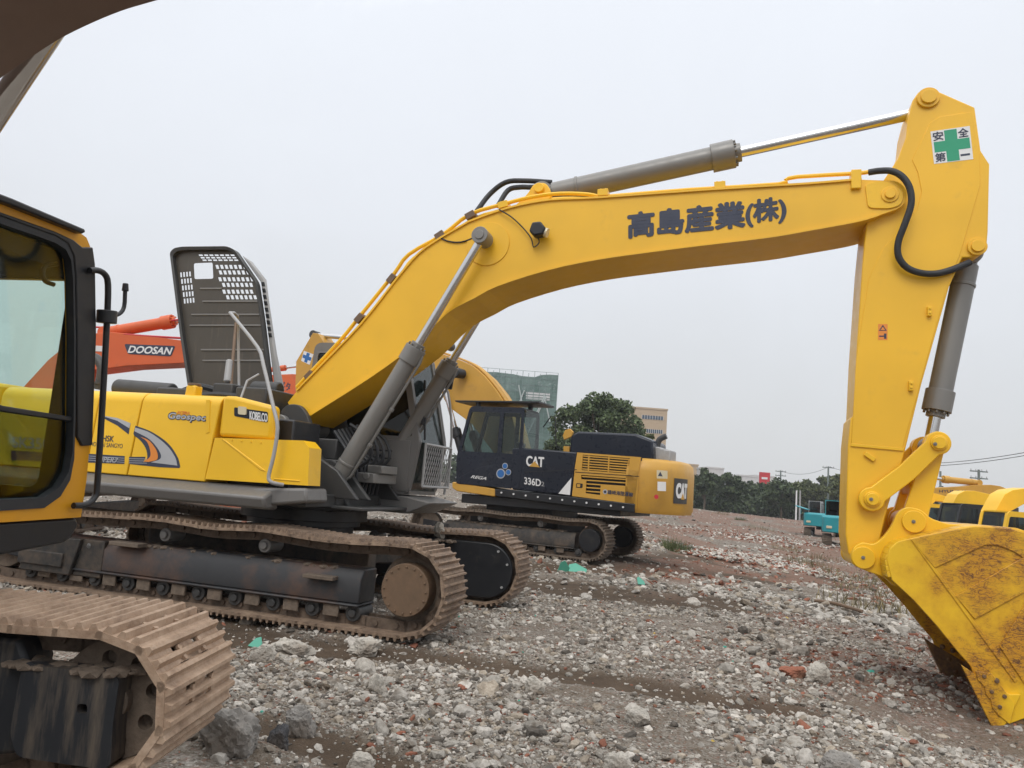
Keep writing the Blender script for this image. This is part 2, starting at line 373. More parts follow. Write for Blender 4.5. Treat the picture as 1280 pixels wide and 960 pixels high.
def cylinder(root, name, p0, p1, r, body_frac, rod_r, mats=(CYLM, CHR), collar=True, boss=None, pipe=True):
    """Hydraulic cylinder from the foot p0 to the rod eye p1."""
    p0, p1 = Vector(p0), Vector(p1); a = (p1-p0); Ln = a.length; u = a/Ln; e = p0+u*Ln*body_frac
    g = G().cyl(p0+u*r*.9, e, r, n=28)
    g.cyl(p0+Vector((0, -r*1.15, 0)), p0+Vector((0, r*1.15, 0)), r*.95, n=24); g.cyl(p0+u*r*.5, p0+u*r*1.6, r*.8, r*.98, n=24)
    if collar: g.cyl(e-u*r*1.9, e, r*1.22, n=28); g.cyl(e-u*r*.02, e+u*r*.55, r*.8, n=24)
    for i in range(10):
        q = u.orthogonal().normalized(); w = u.cross(q); ang = 2*pi*i/10
        c = e+(q*cos(ang)+w*sin(ang))*r*1.0; g.cyl(c, c+u*.03, r*.12, n=6)
    g.cyl(p0+u*Ln*body_frac*.18, p0+u*Ln*body_frac*.18+u*.03, r*1.08, n=24)
    if pipe:
        q = Vector((u.z, 0, -u.x)); s0 = p0+u*r*2+q*r*1.25; s1 = e-u*r*1.2+q*r*1.35
        g.tube([p0+u*r*1.8+q*r*.8, s0+u*.05, s1, s1+u*r*.8-q*r*.2], .018, 8)
        for f in (.3, .6): c = s0.lerp(s1, f); g.cyl(c-u*.02, c+u*.02, .03, n=8)
    o = g.build(name, mats[0], root, bevel=.004)
    h = G().cyl(e, p1-u*r*.6, rod_r, n=24).build('piston_rod', mats[1], o)
    b = boss or r*1.0
    G().cyl(p1+Vector((0, -b*1.1, 0)), p1+Vector((0, b*1.1, 0)), b, n=28).cyl(p1+Vector((0, -b*1.25, 0)), p1+Vector((0, b*1.25, 0)), b*.55, n=20).build('rod_eye', mats[0], o, bevel=.005)
    return o
def cab(root, x0, x1, y0, y1, z0, z1, paintm, glassm=GLD, sideg=None, slant=.18, belly=.12, split=None, post=.07, sidew=None, pillar=None, roofm=None, lower=None, name='cab'):
    """Hollow cab facing +x with real window openings; returns the shell."""
    prof = rpoly([(x0, z0), (x1, z0), (x1+belly, z0+(z1-z0)*.35), (x1-slant, z1), (x0+.04, z1)], .12, 4)
    H = z1-z0
    zs = z0+(.42 if lower is None else lower)*H; xm = x0+(x1-x0)*(.42 if pillar is None else pillar)
    def xf(z): t = (z-z0)/H; return (x1+belly*t/.35) if t < .35 else x1+belly+(-slant-belly)*(t-.35)/.65
    w1 = rpoly([(x0+post*1.2, zs), (xm-post*.6, zs), (xm-post*.6, z1-.14), (x0+post*1.2, z1-.14)], .05, 3)
    w2 = rpoly([(xm+post*.6, zs), (xf(zs)-post, zs), (xf(z1-.14)-post, z1-.14), (xm+post*.6, z1-.14)], .05, 3)
    sh = G()
    for y in (y0+.02, y1-.02):
        p = shift(holed(prof, [w1, w2], .04), dy=y); sh.add(p.v, p.f)
    # roof, floor, back wall, front posts
    top = [p for p in prof]
    sh.box(x0+.08, x1-slant-.06, y0+.04, y1-.04, z1-.04, z1-.002)
    sh.box(x0+.05, x1, y0+.04, y1-.04, z0+.002, z0+.05)
    sh.box(x0+.002, x0+.04, y0+.04, y1-.04, z0+.05, z0+.45*H)
    for ya, yb in ((y0+.04, y0+.09), (y1-.09, y1-.04)):
        zz = [z0+.05, z0+.35*H, z1-.05]
        for a, b in zip(zz, zz[1:]): sh.prism([(xf(a)-.05, a), (xf(a)-.005, a), (xf(b)-.005, b), (xf(b)-.05, b)], ya, yb)
    o = sh.build(name, paintm, root, bevel=.006)
    for y in (y0+.02, y1-.02):
        G().prism(w1, y-.004, y+.004).prism(w2, y-.004, y+.004).build('side_glass', sideg or glassm, o)
    zz = [z0+.06, z0+.35*H, z1-.06]; gg = G()
    for a, b in zip(zz, zz[1:]): gg.prism([(xf(a)-.03, a), (xf(a)-.022, a), (xf(b)-.022, b), (xf(b)-.03, b)], y0+.09, y1-.09)
    gg.build('windscreen', glassm, o)
    G().box(x0+.015, x0+.022, y0+.05, y1-.05, z0+.46*H, z1-.06).build('rear_glass', glassm, o)
    ym = (y0+y1)/2; xs = x0+(x1-x0)*.35
    G().box(xs-.25, xs+.25, ym-.24, ym+.24, z0+.3, z0+.55).prism([(xs-.3, z0+.5), (xs-.18, z0+.5), (xs-.28, z0+1.15), (xs-.38, z0+1.12)], ym-.22, ym+.22).box(xs-.05, xs+.35, ym-.36, ym-.28, z0+.6, z0+.66).build('driver_seat', SEAT, o, bevel=.03)
    return o

# =================================================================== MAIN YELLOW EXCAVATOR
L = Frame(-0.44, 9.32, 17)
R0 = thing('crawler_excavator', L, 'large bright yellow excavator in the centre with raised engine hood, arm reaching right', 'excavator')
for yc, cv in ((-1.3, True), (1.3, False)):
    t = make_track(R0, yc, .6, -5.35, -.02, .49, nsh=59, carriers=(-3.05, -1.75), nroll=10, cover=cv, shoe=SHOEM, sagv=.035)
    if not cv:
        c = [(-.02, .47)]
        G().prism(arc((-.02, .47), .36, -90, 90, 16)+[(-1.0, .83), (-1.25, .6), (-1.0, .11)], yc-.255, yc-.215).build('motor_guard', BLK, t, bevel=.02)
        g = G()
        for a in (60, 20, -40): g.cyl((-.02+.30*cos(rad(a)), yc-.275, .47+.30*sin(rad(a))), (-.02+.30*cos(rad(a)), yc-.25, .47+.30*sin(rad(a))), .016, n=8)
        g.build('guard_bolt', GRYL, t)
# steps and lugs on the near frame
g = G().box(-3.65, -3.25, -1.6, -1.44, .60, .645).box(-1.15, -.80, -1.6, -1.44, .50, .54)
g.build('step_bracket', MUDST, R0, bevel=.006)
G().prism([(-4.95, .2), (-4.2, .2), (-4.1, .62), (-4.85, .60)], -1.55, -1.42).box(-4.95, -4.3, -1.58, -1.5, .28, .44).prism([(-4.2, .2), (-4.1, .62), (-3.8, .62), (-3.8, .2)], -1.50, -1.30).build('idler_guard', BEAM, R0, bevel=.012)
G().cyl((-4.02, -1.5, .55), (-4.02, -1.475, .55), .03).build('lifting_eye', GRYL, R0)
# centre frame and slewing ring
G().prism_z([(-3.6, -1.05), (-2.7, -.65), (-1.6, -.65), (-.7, -1.05), (-.7, -.85), (-1.4, 0), (-.7, .85), (-.7, 1.05), (-1.6, .65), (-2.7, .65), (-3.6, 1.05), (-3.6, .85), (-2.9, 0), (-3.6, -.85)], .5, .8).build('car_body', BEAM, R0, bevel=.02)
g = G().cyl((-2.16, 0, .78), (-2.16, 0, .93), .62, n=48).cyl((-2.16, 0, .93), (-2.16, 0, 1.0), .70, n=48).cyl((-2.16, 0, 1.0), (-2.16, 0, 1.14), .78, n=48).cyl((-2.16, 0, 1.14), (-2.16, 0, 1.18), .86, n=48)
for i in range(40):
    a = 2*pi*i/40; g.cyl((-2.16+.665*cos(a), .665*sin(a), .95), (-2.16+.665*cos(a), .665*sin(a), .925), .015, n=6)
g.build('slewing_ring', BLK, R0, bevel=.006)
# revolving frame
g = G().box(-5.9, -1.35, -1.35, 1.4, 1.2, 1.34).box(-1.9, -.95, -.8, .8, 1.18, 1.22)
g.build('revolving_frame', DRK, R0, bevel=.01)
# grey side skirt with sloping top
s0, zA = L.uv(101, 582, -1.5)
g = G()
g.prism_x([(-1.36, 1.385), (-1.41, 1.385), (-1.66, 1.275), (-1.59, 1.15), (-1.36, 1.14)], -6.1, -1.68)
g.build('side_skirt', GRY, R0, bevel=.03)
G().prism([(-1.95, 1.36), (-1.28, 1.41), (-1.25, 1.26), (-1.72, 1.19)], -1.5, -1.05).build('step_plate', GRY, R0, bevel=.03)

# ---- yellow bodywork, side plane y=-1.45
B = -1.45
def bp(*pts): return L.pf(pts, B)
pA = bp((180, 490), (160, 583), (108, 579), (126, 489))
zt0 = pA[0][1]; zb0 = pA[1][1]
def roundtop(x0, x1, zb, zt, y0=B, y1=-.2, r=.13):
    """section rounded along the top outer edge, extruded along x"""
    return [(y0, zb), (y1, zb), (y1, zt)]+arc((y0+r, zt-r), r, 90, 180, 7)
def panel_x(g, xb, xt, xb2, xt2, zb, zt, y0=B, y1=-.2, r=.13):
    sec = roundtop(0, 0, zb, zt, y0, y1, r); n = len(sec)
    def X(a, b, z): return a+(b-a)*(z-zb)/(zt-zb)
    vs = [(X(xb, xt, z), y, z) for y, z in sec]+[(X(xb2, xt2, z), y, z) for y, z in sec]
    fs = [tuple(range(n-1, -1, -1)), tuple(range(n, 2*n))]+[(i, (i+1) % n, (i+1) % n+n, i+n) for i in range(n)]
    return g.add(vs, fs)
gx = .006
sx = dict(a=(-5.35, -5.35), b=(L.uv(108, 579, B)[0], L.uv(126, 489, B)[0]), c=(L.uv(160, 583, B)[0], L.uv(180, 490, B)[0]), d=(L.uv(258, 590, B)[0], L.uv(258, 590, B)[0]+.08))
ZB, ZT = 1.385, 2.365
doors = []
for (b0, t0), (b1, t1) in (((-5.80, -5.74), sx['b']), (sx['b'], sx['c']), (sx['c'], sx['d'])):
    g = panel_x(G(), b0+gx, t0+gx, b1-gx, t1-gx, ZB, ZT); doors.append(g.build('side_door', YEL, R0, bevel=.012))
# counterweight
sec = rpoly([(-5.9, 1.25), (-5.06, 1.25), (-4.99, 2.4), (-5.75, 2.4)], .15)
G().prism_z(rpoly([(-5.81, -1.47), (-5.81, 1.47), (-6.1, 1.4), (-6.35, .6), (-6.35, -.6), (-6.1, -1.4)], .2), 1.2, 2.40).build('counterweight', YEL, R0, bevel=.05)
# corner block over the tool box, and the tool box
q = bp((266, 493), (292, 494), (336, 507), (339, 544), (266, 543))
g = G(); g.prism([(sx['d'][0]+.08, 1.90), (q[3][0], 1.895), (q[3][0]-.02, q[2][1]), (q[1][0], ZT-.0), (sx['d'][1]+.0, ZT)], B+.01, -1.28)
g.build('fuel_tank', YEL, R0, bevel=.045, seg=3)
q = bp((266, 545), (380, 552), (388, 560), (387, 598), (259, 590))
g = G(); g.prism([(sx['d'][0]+.012, 1.415), (q[3][0], 1.435), (q[2][0]+.0, q[2][1]), (q[1][0], q[1][1]+.01), (q[0][0]+.02, 1.88), (sx['d'][0]+.07, 1.88)], B-.02, -1.22)
tb = g.build('tool_box', YEL, R0, bevel=.035, seg=3)
G().prism(L.pf([(276, 548), (283, 551), (333, 589), (326, 588)], B-.02), B-.028, B-.015).build('pressed_crease', YEL, tb, bevel=.006)
G().box(q[3][0]-.42, q[3][0]-.10, B-.028, B-.015, 1.47, 1.485).build('pressed_lip', YEL, tb, bevel=.005)
G().box(sx['d'][0]+.1, q[3][0]-.42, -1.2, -.62, 1.36, 2.15).build('tank_support', BLK, R0, bevel=.02)
# black/grey lamp strip with lettering
tk = bpy.data.objects['fuel_tank']
F2 = B+.01
strip = L.pf([(293, 509), (335, 515), (335, 528), (293, 520)], F2)
decal('name_strip', rpoly(strip, .02), NAVY, tk, F2, t=.004, base=.001)
lm = L.pf([(299, 508), (309, 509), (309, 519), (299, 518)], F2)
decal('side_lamp', rpoly(lm, .02), LAMPY, tk, F2, t=.02, base=.004)
side_text('lettering', 'KOBELCO', WHT, tk, L, F2-.004, (312.5, 524), (334.5, 527.5), (312.5, 514), bold=.035, thick=.002)
# stripes decals on doors
d2, d3 = doors[1], doors[2]
def band_decal(name, top, bot, mat, par, base=.002): return decal(name, L.pf(top+bot[::-1], B), mat, par, B, t=.0015, base=base)
def sp(pts, k=5): return smooth2(pts, k)
# left door: navy + grey upper streak
band_decal('swoosh_decal', [(131, 520), (147, 523), (163, 529)], [(131, 523.5), (147, 532), (161, 543)], INK, d2, .002)
band_decal('swoosh_decal', [(131, 520), (147, 522.5), (163.5, 529)], [(131, 521), (147, 526), (162, 535.5)], SIL, d2, .0038)
outer = sp([(169.5, 532), (190, 540), (210, 554), (222, 571), (225.5, 583)])
inner = sp([(166, 543), (176, 551), (183, 562), (184, 574), (178, 579)])
band_decal('swoosh_decal', [(169.5, 532)]+outer[1:]+[(224.5, 585), (200, 584), (162, 580)], [(167, 542)]+inner[1:-1]+[(182, 571), (161.5, 571)], INK, d3, .002)
band_decal('swoosh_decal', sp([(169.5, 534.5), (188, 541), (208, 556), (219, 571), (222, 582)]), sp([(168.5, 539), (187, 549), (199, 563), (201, 573), (189, 578)]), SIL, d3, .0038)
band_decal('swoosh_decal', sp([(176, 546), (187, 551), (196, 563), (197, 574), (186, 577.5)]), sp([(176, 546), (184, 552), (188, 562), (188, 571), (180, 577)]), ORD, d3, .0055)
for yy in (573, 575.6, 578.2): band_decal('pin_stripe', [(161.5, yy), (184, yy+.4)], [(161.5, yy+.7), (184, yy+1.1)], SIL, d3, .004)
decal('stripe_panel', L.pf([(109, 567), (156, 570), (155.5, 580), (108, 578)], B), INK, d2, B, t=.0015, base=.002)
for k in (0, 1, 2): band_decal('pin_stripe', [(109, 569.5+k*2.6), (156, 572.5+k*2.6)], [(109, 570.1+k*2.6), (156, 573.1+k*2.6)], SIL, d2, .004)
side_text('model_lettering', 'SUPER7', SIL, d2, L, B-.006, (119, 577), (148, 578.8), (119.5, 570.5), bold=.03, shear=.25, thick=.001)
side_text('owner_lettering', 'HSK', INK, d2, L, B, (128, 551.3), (142.5, 552.3), (128, 544), bold=.02, shear=.2, thick=.001)
side_text('owner_lettering', 'HOKKAI SANGYO', INK, d2, L, B, (113, 557.5), (153.5, 560.5), (113, 552), shear=.2, thick=.001)
side_text('series_lettering', 'Geospec', SIL, d3, L, B-.004, (211, 525), (257, 528), (211.5, 516), bold=.05, shear=.2, thick=.0015)
side_text('series_lettering', 'Geospec', INK, d3, L, B, (210.5, 526), (258, 529), (211, 515.2), bold=.09, shear=.2, thick=.001)
side_text('series_lettering', 'ACERA', ORD, d3, L, B, (221, 517.2), (237, 518.4), (221.5, 513.5), bold=.06, shear=.2, thick=.001)
decal('seam_plate', L.pf([(258, 500), (263, 500), (262, 540), (258, 542)], B), YEL, d3, B, t=.006, base=.0)
# model number on the rear door (seen through the other machine's glass)
d1 = doors[0]
side_text('model_lettering', 'SK350', SIL, d1, L, B, (16, 559), (62, 562), (16, 546), bold=.04, thick=.001)
decal('stripe_panel', L.pf([(14, 563), (100, 568), (100, 578), (14, 575)], B), INK, d1, B, t=.0015, base=.002)

# ---- clutter on top of the body
g = G().cyl((-4.9, -.5, 2.5), (-4.0, -.5, 2.47), .12, n=24).cyl((-4.1, -.55, 2.44), (-3.75, -.55, 2.42), .10, n=20)
g.box(-4.0, -3.55, -.8, -.3, 2.36, 2.5).build('muffler', DRK, R0, bevel=.02)
ex = [L.uv(*p, -.5) for p in ((112, 446), (120, 448), (127, 457), (127, 470), (123, 487))]
G().tube([(a, -.5, b) for a, b in ex], .065, 14, smooth=4).cyl((ex[-1][0], -.5, ex[-1][1]+.07), (ex[-1][0], -.5, ex[-1][1]+.1), .09).build('exhaust_pipe', DRK, R0)
G().tube([(-3.9, -.45, 2.5), (-3.7, -.4, 2.58), (-3.4, -.4, 2.54), (-3.0, -.3, 2.5)], .04, 8, smooth=4).tube([(-3.6, -.7, 2.4), (-3.2, -.6, 2.46), (-2.6, -.5, 2.42)], .035, 8, smooth=4).build('air_hose', RUB, R0)
a = L.uv(242, 491, -1.2); g = G().prism([(a[0]-.075, 2.3), (a[0]+.075, 2.3), (a[0]+.07, 2.49), (a[0]-.06, 2.49)], -1.27, -1.13); fn = g.build('filler_neck', YEL, R0, bevel=.02)
G().cyl((a[0], -1.2, 2.485), (a[0], -1.2, 2.515), .075).build('filler_cap', DISK, fn, bevel=.005)

# ---- raised engine hood (underside faces us), hinged along the far side
Hl = .75
def hp(*pts): return L.pf(pts, Hl)
outer = rpoly(hp((217, 318), (222, 312.5), (232, 310.5), (288, 310), (297, 314), (324, 354), (331, 400), (342, 492), (241, 492), (230, 420)), .06, 3)
holes = []
def cell(x, y, w, h, sk=0): return hp((x, y), (x+w, y), (x+w+sk, y+h), (x+sk, y+h))[::-1]
for r in range(3):
    for c in range(7): holes.append(cell(248+r*2.3+c*6.6, 318+r*3.1, 5.2, 2.1, 1))
for r in range(6):
    yy = (331, 338, 346.5, 353.5, 362, 369)[r]; x0 = (269, 273, 272.5, 277, 277.5, 282)[r]
    for c in range((7, 7, 8, 8, 8, 8)[r]):
        if x0+c*5.7+5 < 316+(yy-331)*.2: holes.append(cell(x0+c*5.7, yy, 3.9, 5.2, 1.6))
for r in range(5):
    for c in range(4): holes.append(cell(225+r*1.1+c*3.7, 340.5+r*8.2-c*.4, 2.5, 6.2, .4))
holes.append(rpoly(hp((242, 329), (266, 328), (267, 348.5), (243, 349)), .035, 3)[::-1])
hd = shift(holed(outer, holes, .012), dy=Hl).build('engine_hood', HOODM, R0)
rim = outer; g = G()
n = len(rim)
for i in range(n):
    p, q2 = rim[i], rim[(i+1) % n]
    if p[1] < 2.75 and q2[1] < 2.75: continue
    m_ = Vector((p[0], 0, p[1])); k = Vector((q2[0], 0, q2[1]))
    cx_, cz_ = -4.35, 3.8
    def inn(v, f=.955): return (cx_+(v[0]-cx_)*f, cz_+(v[1]-cz_)*f)
    pi_, qi = inn(p), inn(q2)
    g.add([(p[0], Hl+.02, p[1]), (q2[0], Hl+.02, q2[1]), (q2[0], Hl-.09, q2[1]), (p[0], Hl-.09, p[1])], [(0, 1, 2, 3)])
    g.add([(p[0], Hl-.09, p[1]), (q2[0], Hl-.09, q2[1]), (qi[0], Hl-.075, qi[1]), (pi_[0], Hl-.075, pi_[1])], [(0, 1, 2, 3)])
    g.add([(pi_[0], Hl-.075, pi_[1]), (qi[0], Hl-.075, qi[1]), (qi[0], Hl+.0, qi[1]), (pi_[0], Hl+.0, pi_[1])], [(0, 1, 2, 3)])
g.build('hood_rim', DRK, hd, angle=50)
g = G()
for y_, xa, xb in ((361, 251, 278), (377, 254, 326), (393.5, 240, 325.5), (407, 238, 327), (437.5, 252, 331.5), (451, 254, 333)):
    a, b = hp((xa, y_), (xb, y_)); g.prism([(a[0], a[1]-.012), (b[0], b[1]-.012), (b[0], b[1]+.012), (a[0], a[1]+.012)], Hl-.022, Hl-.004)
g.build('pressed_rib', CYLM, hd, bevel=.004)
# light outer side of the hood, folded away at the right
pr = hp((300, 318), (324, 352), (331, 400), (342, 492), (352, 488), (342, 440), (333, 380), (329, 348), (312, 326))
G().prism(pr, Hl+.03, Hl+.10).build('hood_side', GRYL, hd, bevel=.02)
g = G()
for k in range(9):
    a, b, c, d = hp((325+k*1.1, 352+k*8), (329+k*1.1, 352+k*8), (330+k*1.1, 357+k*8), (326+k*1.1, 357+k*8)); g.prism([a, b, c, d], Hl+.022, Hl+.032)
g.build('hood_slot', BLK, hd)
def P3(x, y, lat): a, b = L.uv(x, y, lat); return (a, lat, b)
g = G().tube([P3(288, 492, .1), P3(291, 450, .25), P3(295, 404, .6)], .022, 8); pr_ = g.build('hood_prop', DISK, R0)
G().cyl(P3(284, 478, .12), P3(287, 450, .2), .05, .045, n=12).build('gas_spring', GRYL, pr_, bevel=.02)
g = G().tube([P3(287.5, 391, -.9), P3(292, 396, -.95), P3(322, 434, -1.2), P3(329, 455, -1.35), P3(342, 510, -1.56), P3(347, 535, -1.6), P3(342, 570, -1.6), P3(336, 594, -1.6), P3(338, 602, -1.6), P3(347, 605, -1.55), P3(354, 606, -1.5)], .021, 10, smooth=3)
g.tube([P3(287.5, 391, -.9), P3(297, 395, -.5), P3(298, 430, -.3), P3(299, 500, -.3)], .018, 8, smooth=2)
g.build('handrail', GRYL, R0)
G().tube([P3(323, 468, -.9), P3(309, 476, -1.1), P3(301, 498, -1.2)], .014, 8).tube([P3(301, 498, -1.2), P3(309, 500, -1.1)], .01, 6).build('grab_rail', GRYL, R0)
# dark engine compartment seen under the raised hood
g = G().box(-3.95, -2.5, -.5, .7, 2.3, 2.46).box(-3.4, -3.1, -.5, 0, 2.4, 2.62).box(-2.9, -2.45, -.7, .5, 2.3, 2.56).cyl((-3.0, -.2, 2.6), (-2.6, -.2, 2.6), .1)
g.build('engine_block', DRK, R0, bevel=.02)
# ---- boom foot brackets, turret plates
for y in (-.52, .44):
    q = L.pf([(352, 512), (362, 505), (376, 506), (386, 520), (395, 560), (420, 600), (440, 640), (330, 640), (345, 560)], -.5)
    G().prism(rpoly(q, .08), y, y+.08).build('boom_bracket', DRK, R0, bevel=.01)
G().cyl((*[(lambda c: c)(0)]*0, -2.3, -.6, 2.14), (-2.3, .6, 2.14), .11, n=24).build('boom_foot_pin', CYLM, R0, bevel=.01)
q = L.pf([(360, 545), (372, 548), (385, 545), (378, 538), (363, 541)], -1.0)
G().box(-2.15, -1.92, -.95, -.90, 1.98, 2.05, mat=Matrix.Identity(4)).build('grab_bracket', GRYL, R0, bevel=.006)
g = G().box(-2.55, -1.45, -.44, .5, 1.3, 1.75).box(-2.35, -1.6, -.38, .44, 1.75, 2.0).prism([(-1.75, 1.3), (-1.05, 1.3), (-1.35, 1.62), (-1.6, 1.75)], -.75, -.68).prism([(-1.75, 1.3), (-1.05, 1.3), (-1.35, 1.62), (-1.6, 1.75)], -.46, -.39).prism([(-1.75, 1.3), (-1.05, 1.3), (-1.35, 1.62), (-1.6, 1.75)], .4, .47)
g.box(-3.4, -2.5, -.6, .4, 1.34, 2.3).build('turret_frame', DRK, R0, bevel=.015)
g = G()
for k in range(7):
    y = -.36+k*.11; g.tube([(-1.35, y, 1.35), (-1.3, y, 1.6+.04*k), (-1.45, y, 1.85), (-1.7, y*.8, 2.1+.02*k)], .024, 8, smooth=4)
for k in range(4):
    y = -.28+k*.17; g.tube([(-1.45, y, 1.62), (-1.18, y, 1.8), (-1.25, y, 2.05), (-1.5, y, 2.2)], .02, 8, smooth=4)
g.build('hydraulic_hose', RUB, R0)
G().box(-1.5, -1.1, -.3, .35, 1.5, 1.62).box(-1.25, -1.05, -.2, .25, 1.62, 1.72).cyl((-1.2, -.32, 1.58), (-1.2, .36, 1.58), .045).build('valve_block', CYLM, R0, bevel=.012)

# ---- boom
hw = .40
low = [(375, 527), (462, 472), (519, 430), (559, 391), (593, 372), (622, 357), (685, 337), (747, 324), (810, 315), (872, 307), (960, 296.5), (1010, 288), (1070, 277), (1098, 269)]
upp = [(1077, 224), (1010, 229.5), (960, 232.5), (872, 238), (747, 247), (685, 250), (635, 260), (591, 275), (579, 281), (548, 299), (523, 317), (497, 347), (452, 404), (402, 456), (371, 488)]
lo = smooth2(L.pf(low, -hw), 3); upq = smooth2(L.pf(upp, -hw), 3); foot = L.pf([(359, 503)], -hw)
tc = L.uv(1112, 244, -hw); tr_ = .165
tipa = arc(tc, tr_, -65, 95, 10)
prof = lo+tipa+upq+foot
boom = G().prism(prof, -hw+.012, hw-.012).build('boom', BYEL, R0, angle=30)
g = G(); g.band(lo, .022, -hw-.012, hw+.012); g.band(upq, .022, -hw-.012, hw+.012); g.build('flange_plate', BYEL, boom, angle=30)
# boss plates and pins
def disc(par, name, x, y, r, lat, t, mat=BYEL, sgn=-1, hub=None):
    c = L.uv(x, y, lat); g = G().cyl((c[0], lat, c[1]), (c[0], lat+sgn*t, c[1]), r, n=40)
    if hub: g.cyl((c[0], lat+sgn*t, c[1]), (c[0], lat+sgn*(t+.025), c[1]), hub, n=32)
    return g.build(name, mat, par, bevel=.004)
disc(boom, 'boss_plate', 610, 305, .27, -hw+.012, .012)
disc(boom, 'pivot_pin', 1112, 244, .085, -hw+.012, .03, hub=.05)
q = rpoly(L.pf([(1081, 230), (1095, 227), (1112, 228), (1130, 240), (1127, 256), (1112, 261), (1085, 260)], -hw), .05)
G().prism(q, -hw-.004, -hw+.02).build('tip_plate', YEL, boom, bevel=.004)
# arm-cylinder lug on top
ap = L.uv(677, 240, -.12)
q = L.pf([(645, 262), (662, 246), (670, 233), (684, 232), (690, 240), (692, 252)], -.12)
for y in (-.22, .14): G().prism(rpoly(q, .05), y, y+.08).build('cylinder_lug', YEL, boom, bevel=.01)
G().cyl((ap[0], -.27, ap[1]), (ap[0], .27, ap[1]), .06, n=24).build('lug_pin', YEL, boom, bevel=.006)
# oil pipes along the back
pl = [(371, 484), (424, 427), (450, 395), (492, 343), (511, 318), (554, 293), (587, 268), (630, 255), (666, 246), (700, 242), (735, 243), (752, 247)]
for k, dl in enumerate((0, .16)):
    pts = [(a, -hw+.06+dl, b) for a, b in L.pf(pl, -hw+.06)]
    G().tube(pts, .024, 8, smooth=3).build('oil_pipe', YEL, boom)
pts = [(a, -hw+.1, b) for a, b in L.pf([(750, 246), (860, 237), (973, 230), (982, 225), (997, 221), (1067, 217), (1086, 215)], -hw+.1)]
G().tube(pts, .022, 8, smooth=2).build('oil_pipe', YEL, boom)
for x, y, a in ((390, 470, 47), (452, 399, 50), (492, 350, 52), (552, 296, 33), (590, 271, 28), (631, 258, 15), (755, 243, 3), (900, 234, 3)):
    c = L.uv(x, y, -hw+.1); mt = Matrix.Translation((c[0], 0, c[1])) @ Matrix.Rotation(rad(-a), 4, 'Y')
    g = G().box(-.06, .06, -hw+.0, -hw+.26, -.05, .03, mat=mt)
    for xx in (-.03, .03): g.cyl(mt @ Vector((xx, -hw+.05, .03)), mt @ Vector((xx, -hw+.05, .05)), .014, n=6)
    g.build('pipe_clamp', YEL if x > 600 else DISK, boom, bevel=.004)
c = L.uv(1070, 223, -hw); G().box(c[0]-.05, c[0]+.05, -hw-.03, -hw+.14, c[1]-.12, c[1]+.09).build('pipe_bracket', YEL, boom, bevel=.008)
g = G()
for p0_, p1_, up_ in (((596, 264), (690, 228), [(612, 243), (632, 228), (655, 226)]), ((622, 258), (690, 232), [(635, 238), (650, 234), (665, 234)])):
    pts = [P3(*p0_, -.25)]+[P3(*u, -.12) for u in up_]+[P3(*p1_, 0)]
    g.tube(pts, .032, 10, smooth=4)
g.build('supply_hose', RUB, boom)
c = L.uv(676, 291, -hw); lampg = G(); lampg.prism([(c[0]-.10, c[1]-.03), (c[0]-.04, c[1]-.09), (c[0]+.07, c[1]-.075), (c[0]+.1, c[1]+.0), (c[0]+.03, c[1]+.085), (c[0]-.07, c[1]+.075)], -hw-.17, -hw-.03)
wl = lampg.build('work_lamp', BLK, boom, bevel=.02)
G().cyl((c[0]+.075, -hw-.10, c[1]-.03), (c[0]+.11, -hw-.10, c[1]-.04), .055, n=16).build('lamp_lens', LAMPY, wl)
G().tube([(a, -hw-.03, b) for a, b in L.pf([(672, 296), (674, 303), (667, 309), (664, 298), (653, 284), (639, 271), (624, 262)], -hw-.03)], .008, 6, smooth=3).tube([(a, -hw-.0, b) for a, b in L.pf([(548, 296), (560, 301), (575, 302), (590, 297), (598, 292)], -hw-.02)], .009, 6, smooth=3).build('lamp_cable', RUB, boom)
# owner's name
side_text('name_lettering', '高島産業', INK, boom, L, -hw+.012, (785.5, 297.5), (930.5, 283.5), (785.5, 267), bold=.058, thick=.003)
side_text('name_lettering', '(株)', INK, boom, L, -hw+.012, (933, 284), (982, 277.5), (933, 252), bold=.045, thick=.003)

# ---- boom cylinders
foot_ = L.uv(414, 612, -.56); eye = L.uv(603, 297, -.56)
for y in (-.56, .56):
    cylinder(R0, 'boom_cylinder', (foot_[0], y, foot_[1]), (eye[0], y, eye[1]), .105, .565, .052, boss=.10)
for y in (-.72, -.50, .40, .62):
    G().prism(rpoly([(foot_[0]-.22, 1.2), (foot_[0]+.2, 1.2), (foot_[0]+.13, foot_[1]+.08), (foot_[0]-.12, foot_[1]+.1)], .06), y, y+.07).build('cylinder_bracket', DRK, R0, bevel=.008)
# ---- arm
aw = .30
ah = L.uv(1160, 123, -aw)
arml = [(1141, 125), (1135, 149), (1132.5, 172), (1122.5, 198), (1104, 226), (1090, 250), (1083, 280), (1078, 330), (1070, 450), (1067, 519), (1063.5, 523), (1060, 556), (1057, 667), (1060, 690), (1068, 704)]
armb = [(1083, 712), (1096, 700)]
armr = [(1099, 679), (1110.6, 631), (1128, 577), (1151.6, 481), (1186.6, 358), (1203, 322), (1211, 322), (1222, 320), (1233, 312), (1235, 290), (1237, 205), (1226, 188), (1218.5, 134)]
ptop = [(1175, 115), (1160, 112.5), (1148, 115)]
armq = L.pf(arml+armb+armr+ptop, -aw)
arm = G().prism(armq, -aw, aw).build('arm', BYEL, R0, bevel=.012, angle=30)
ad = rpoly(L.pf([(1141, 200), (1161, 152), (1175, 146), (1218, 139), (1226, 190), (1222, 235), (1186, 350), (1085, 372), (1090, 300), (1120, 250)], -aw), .05)
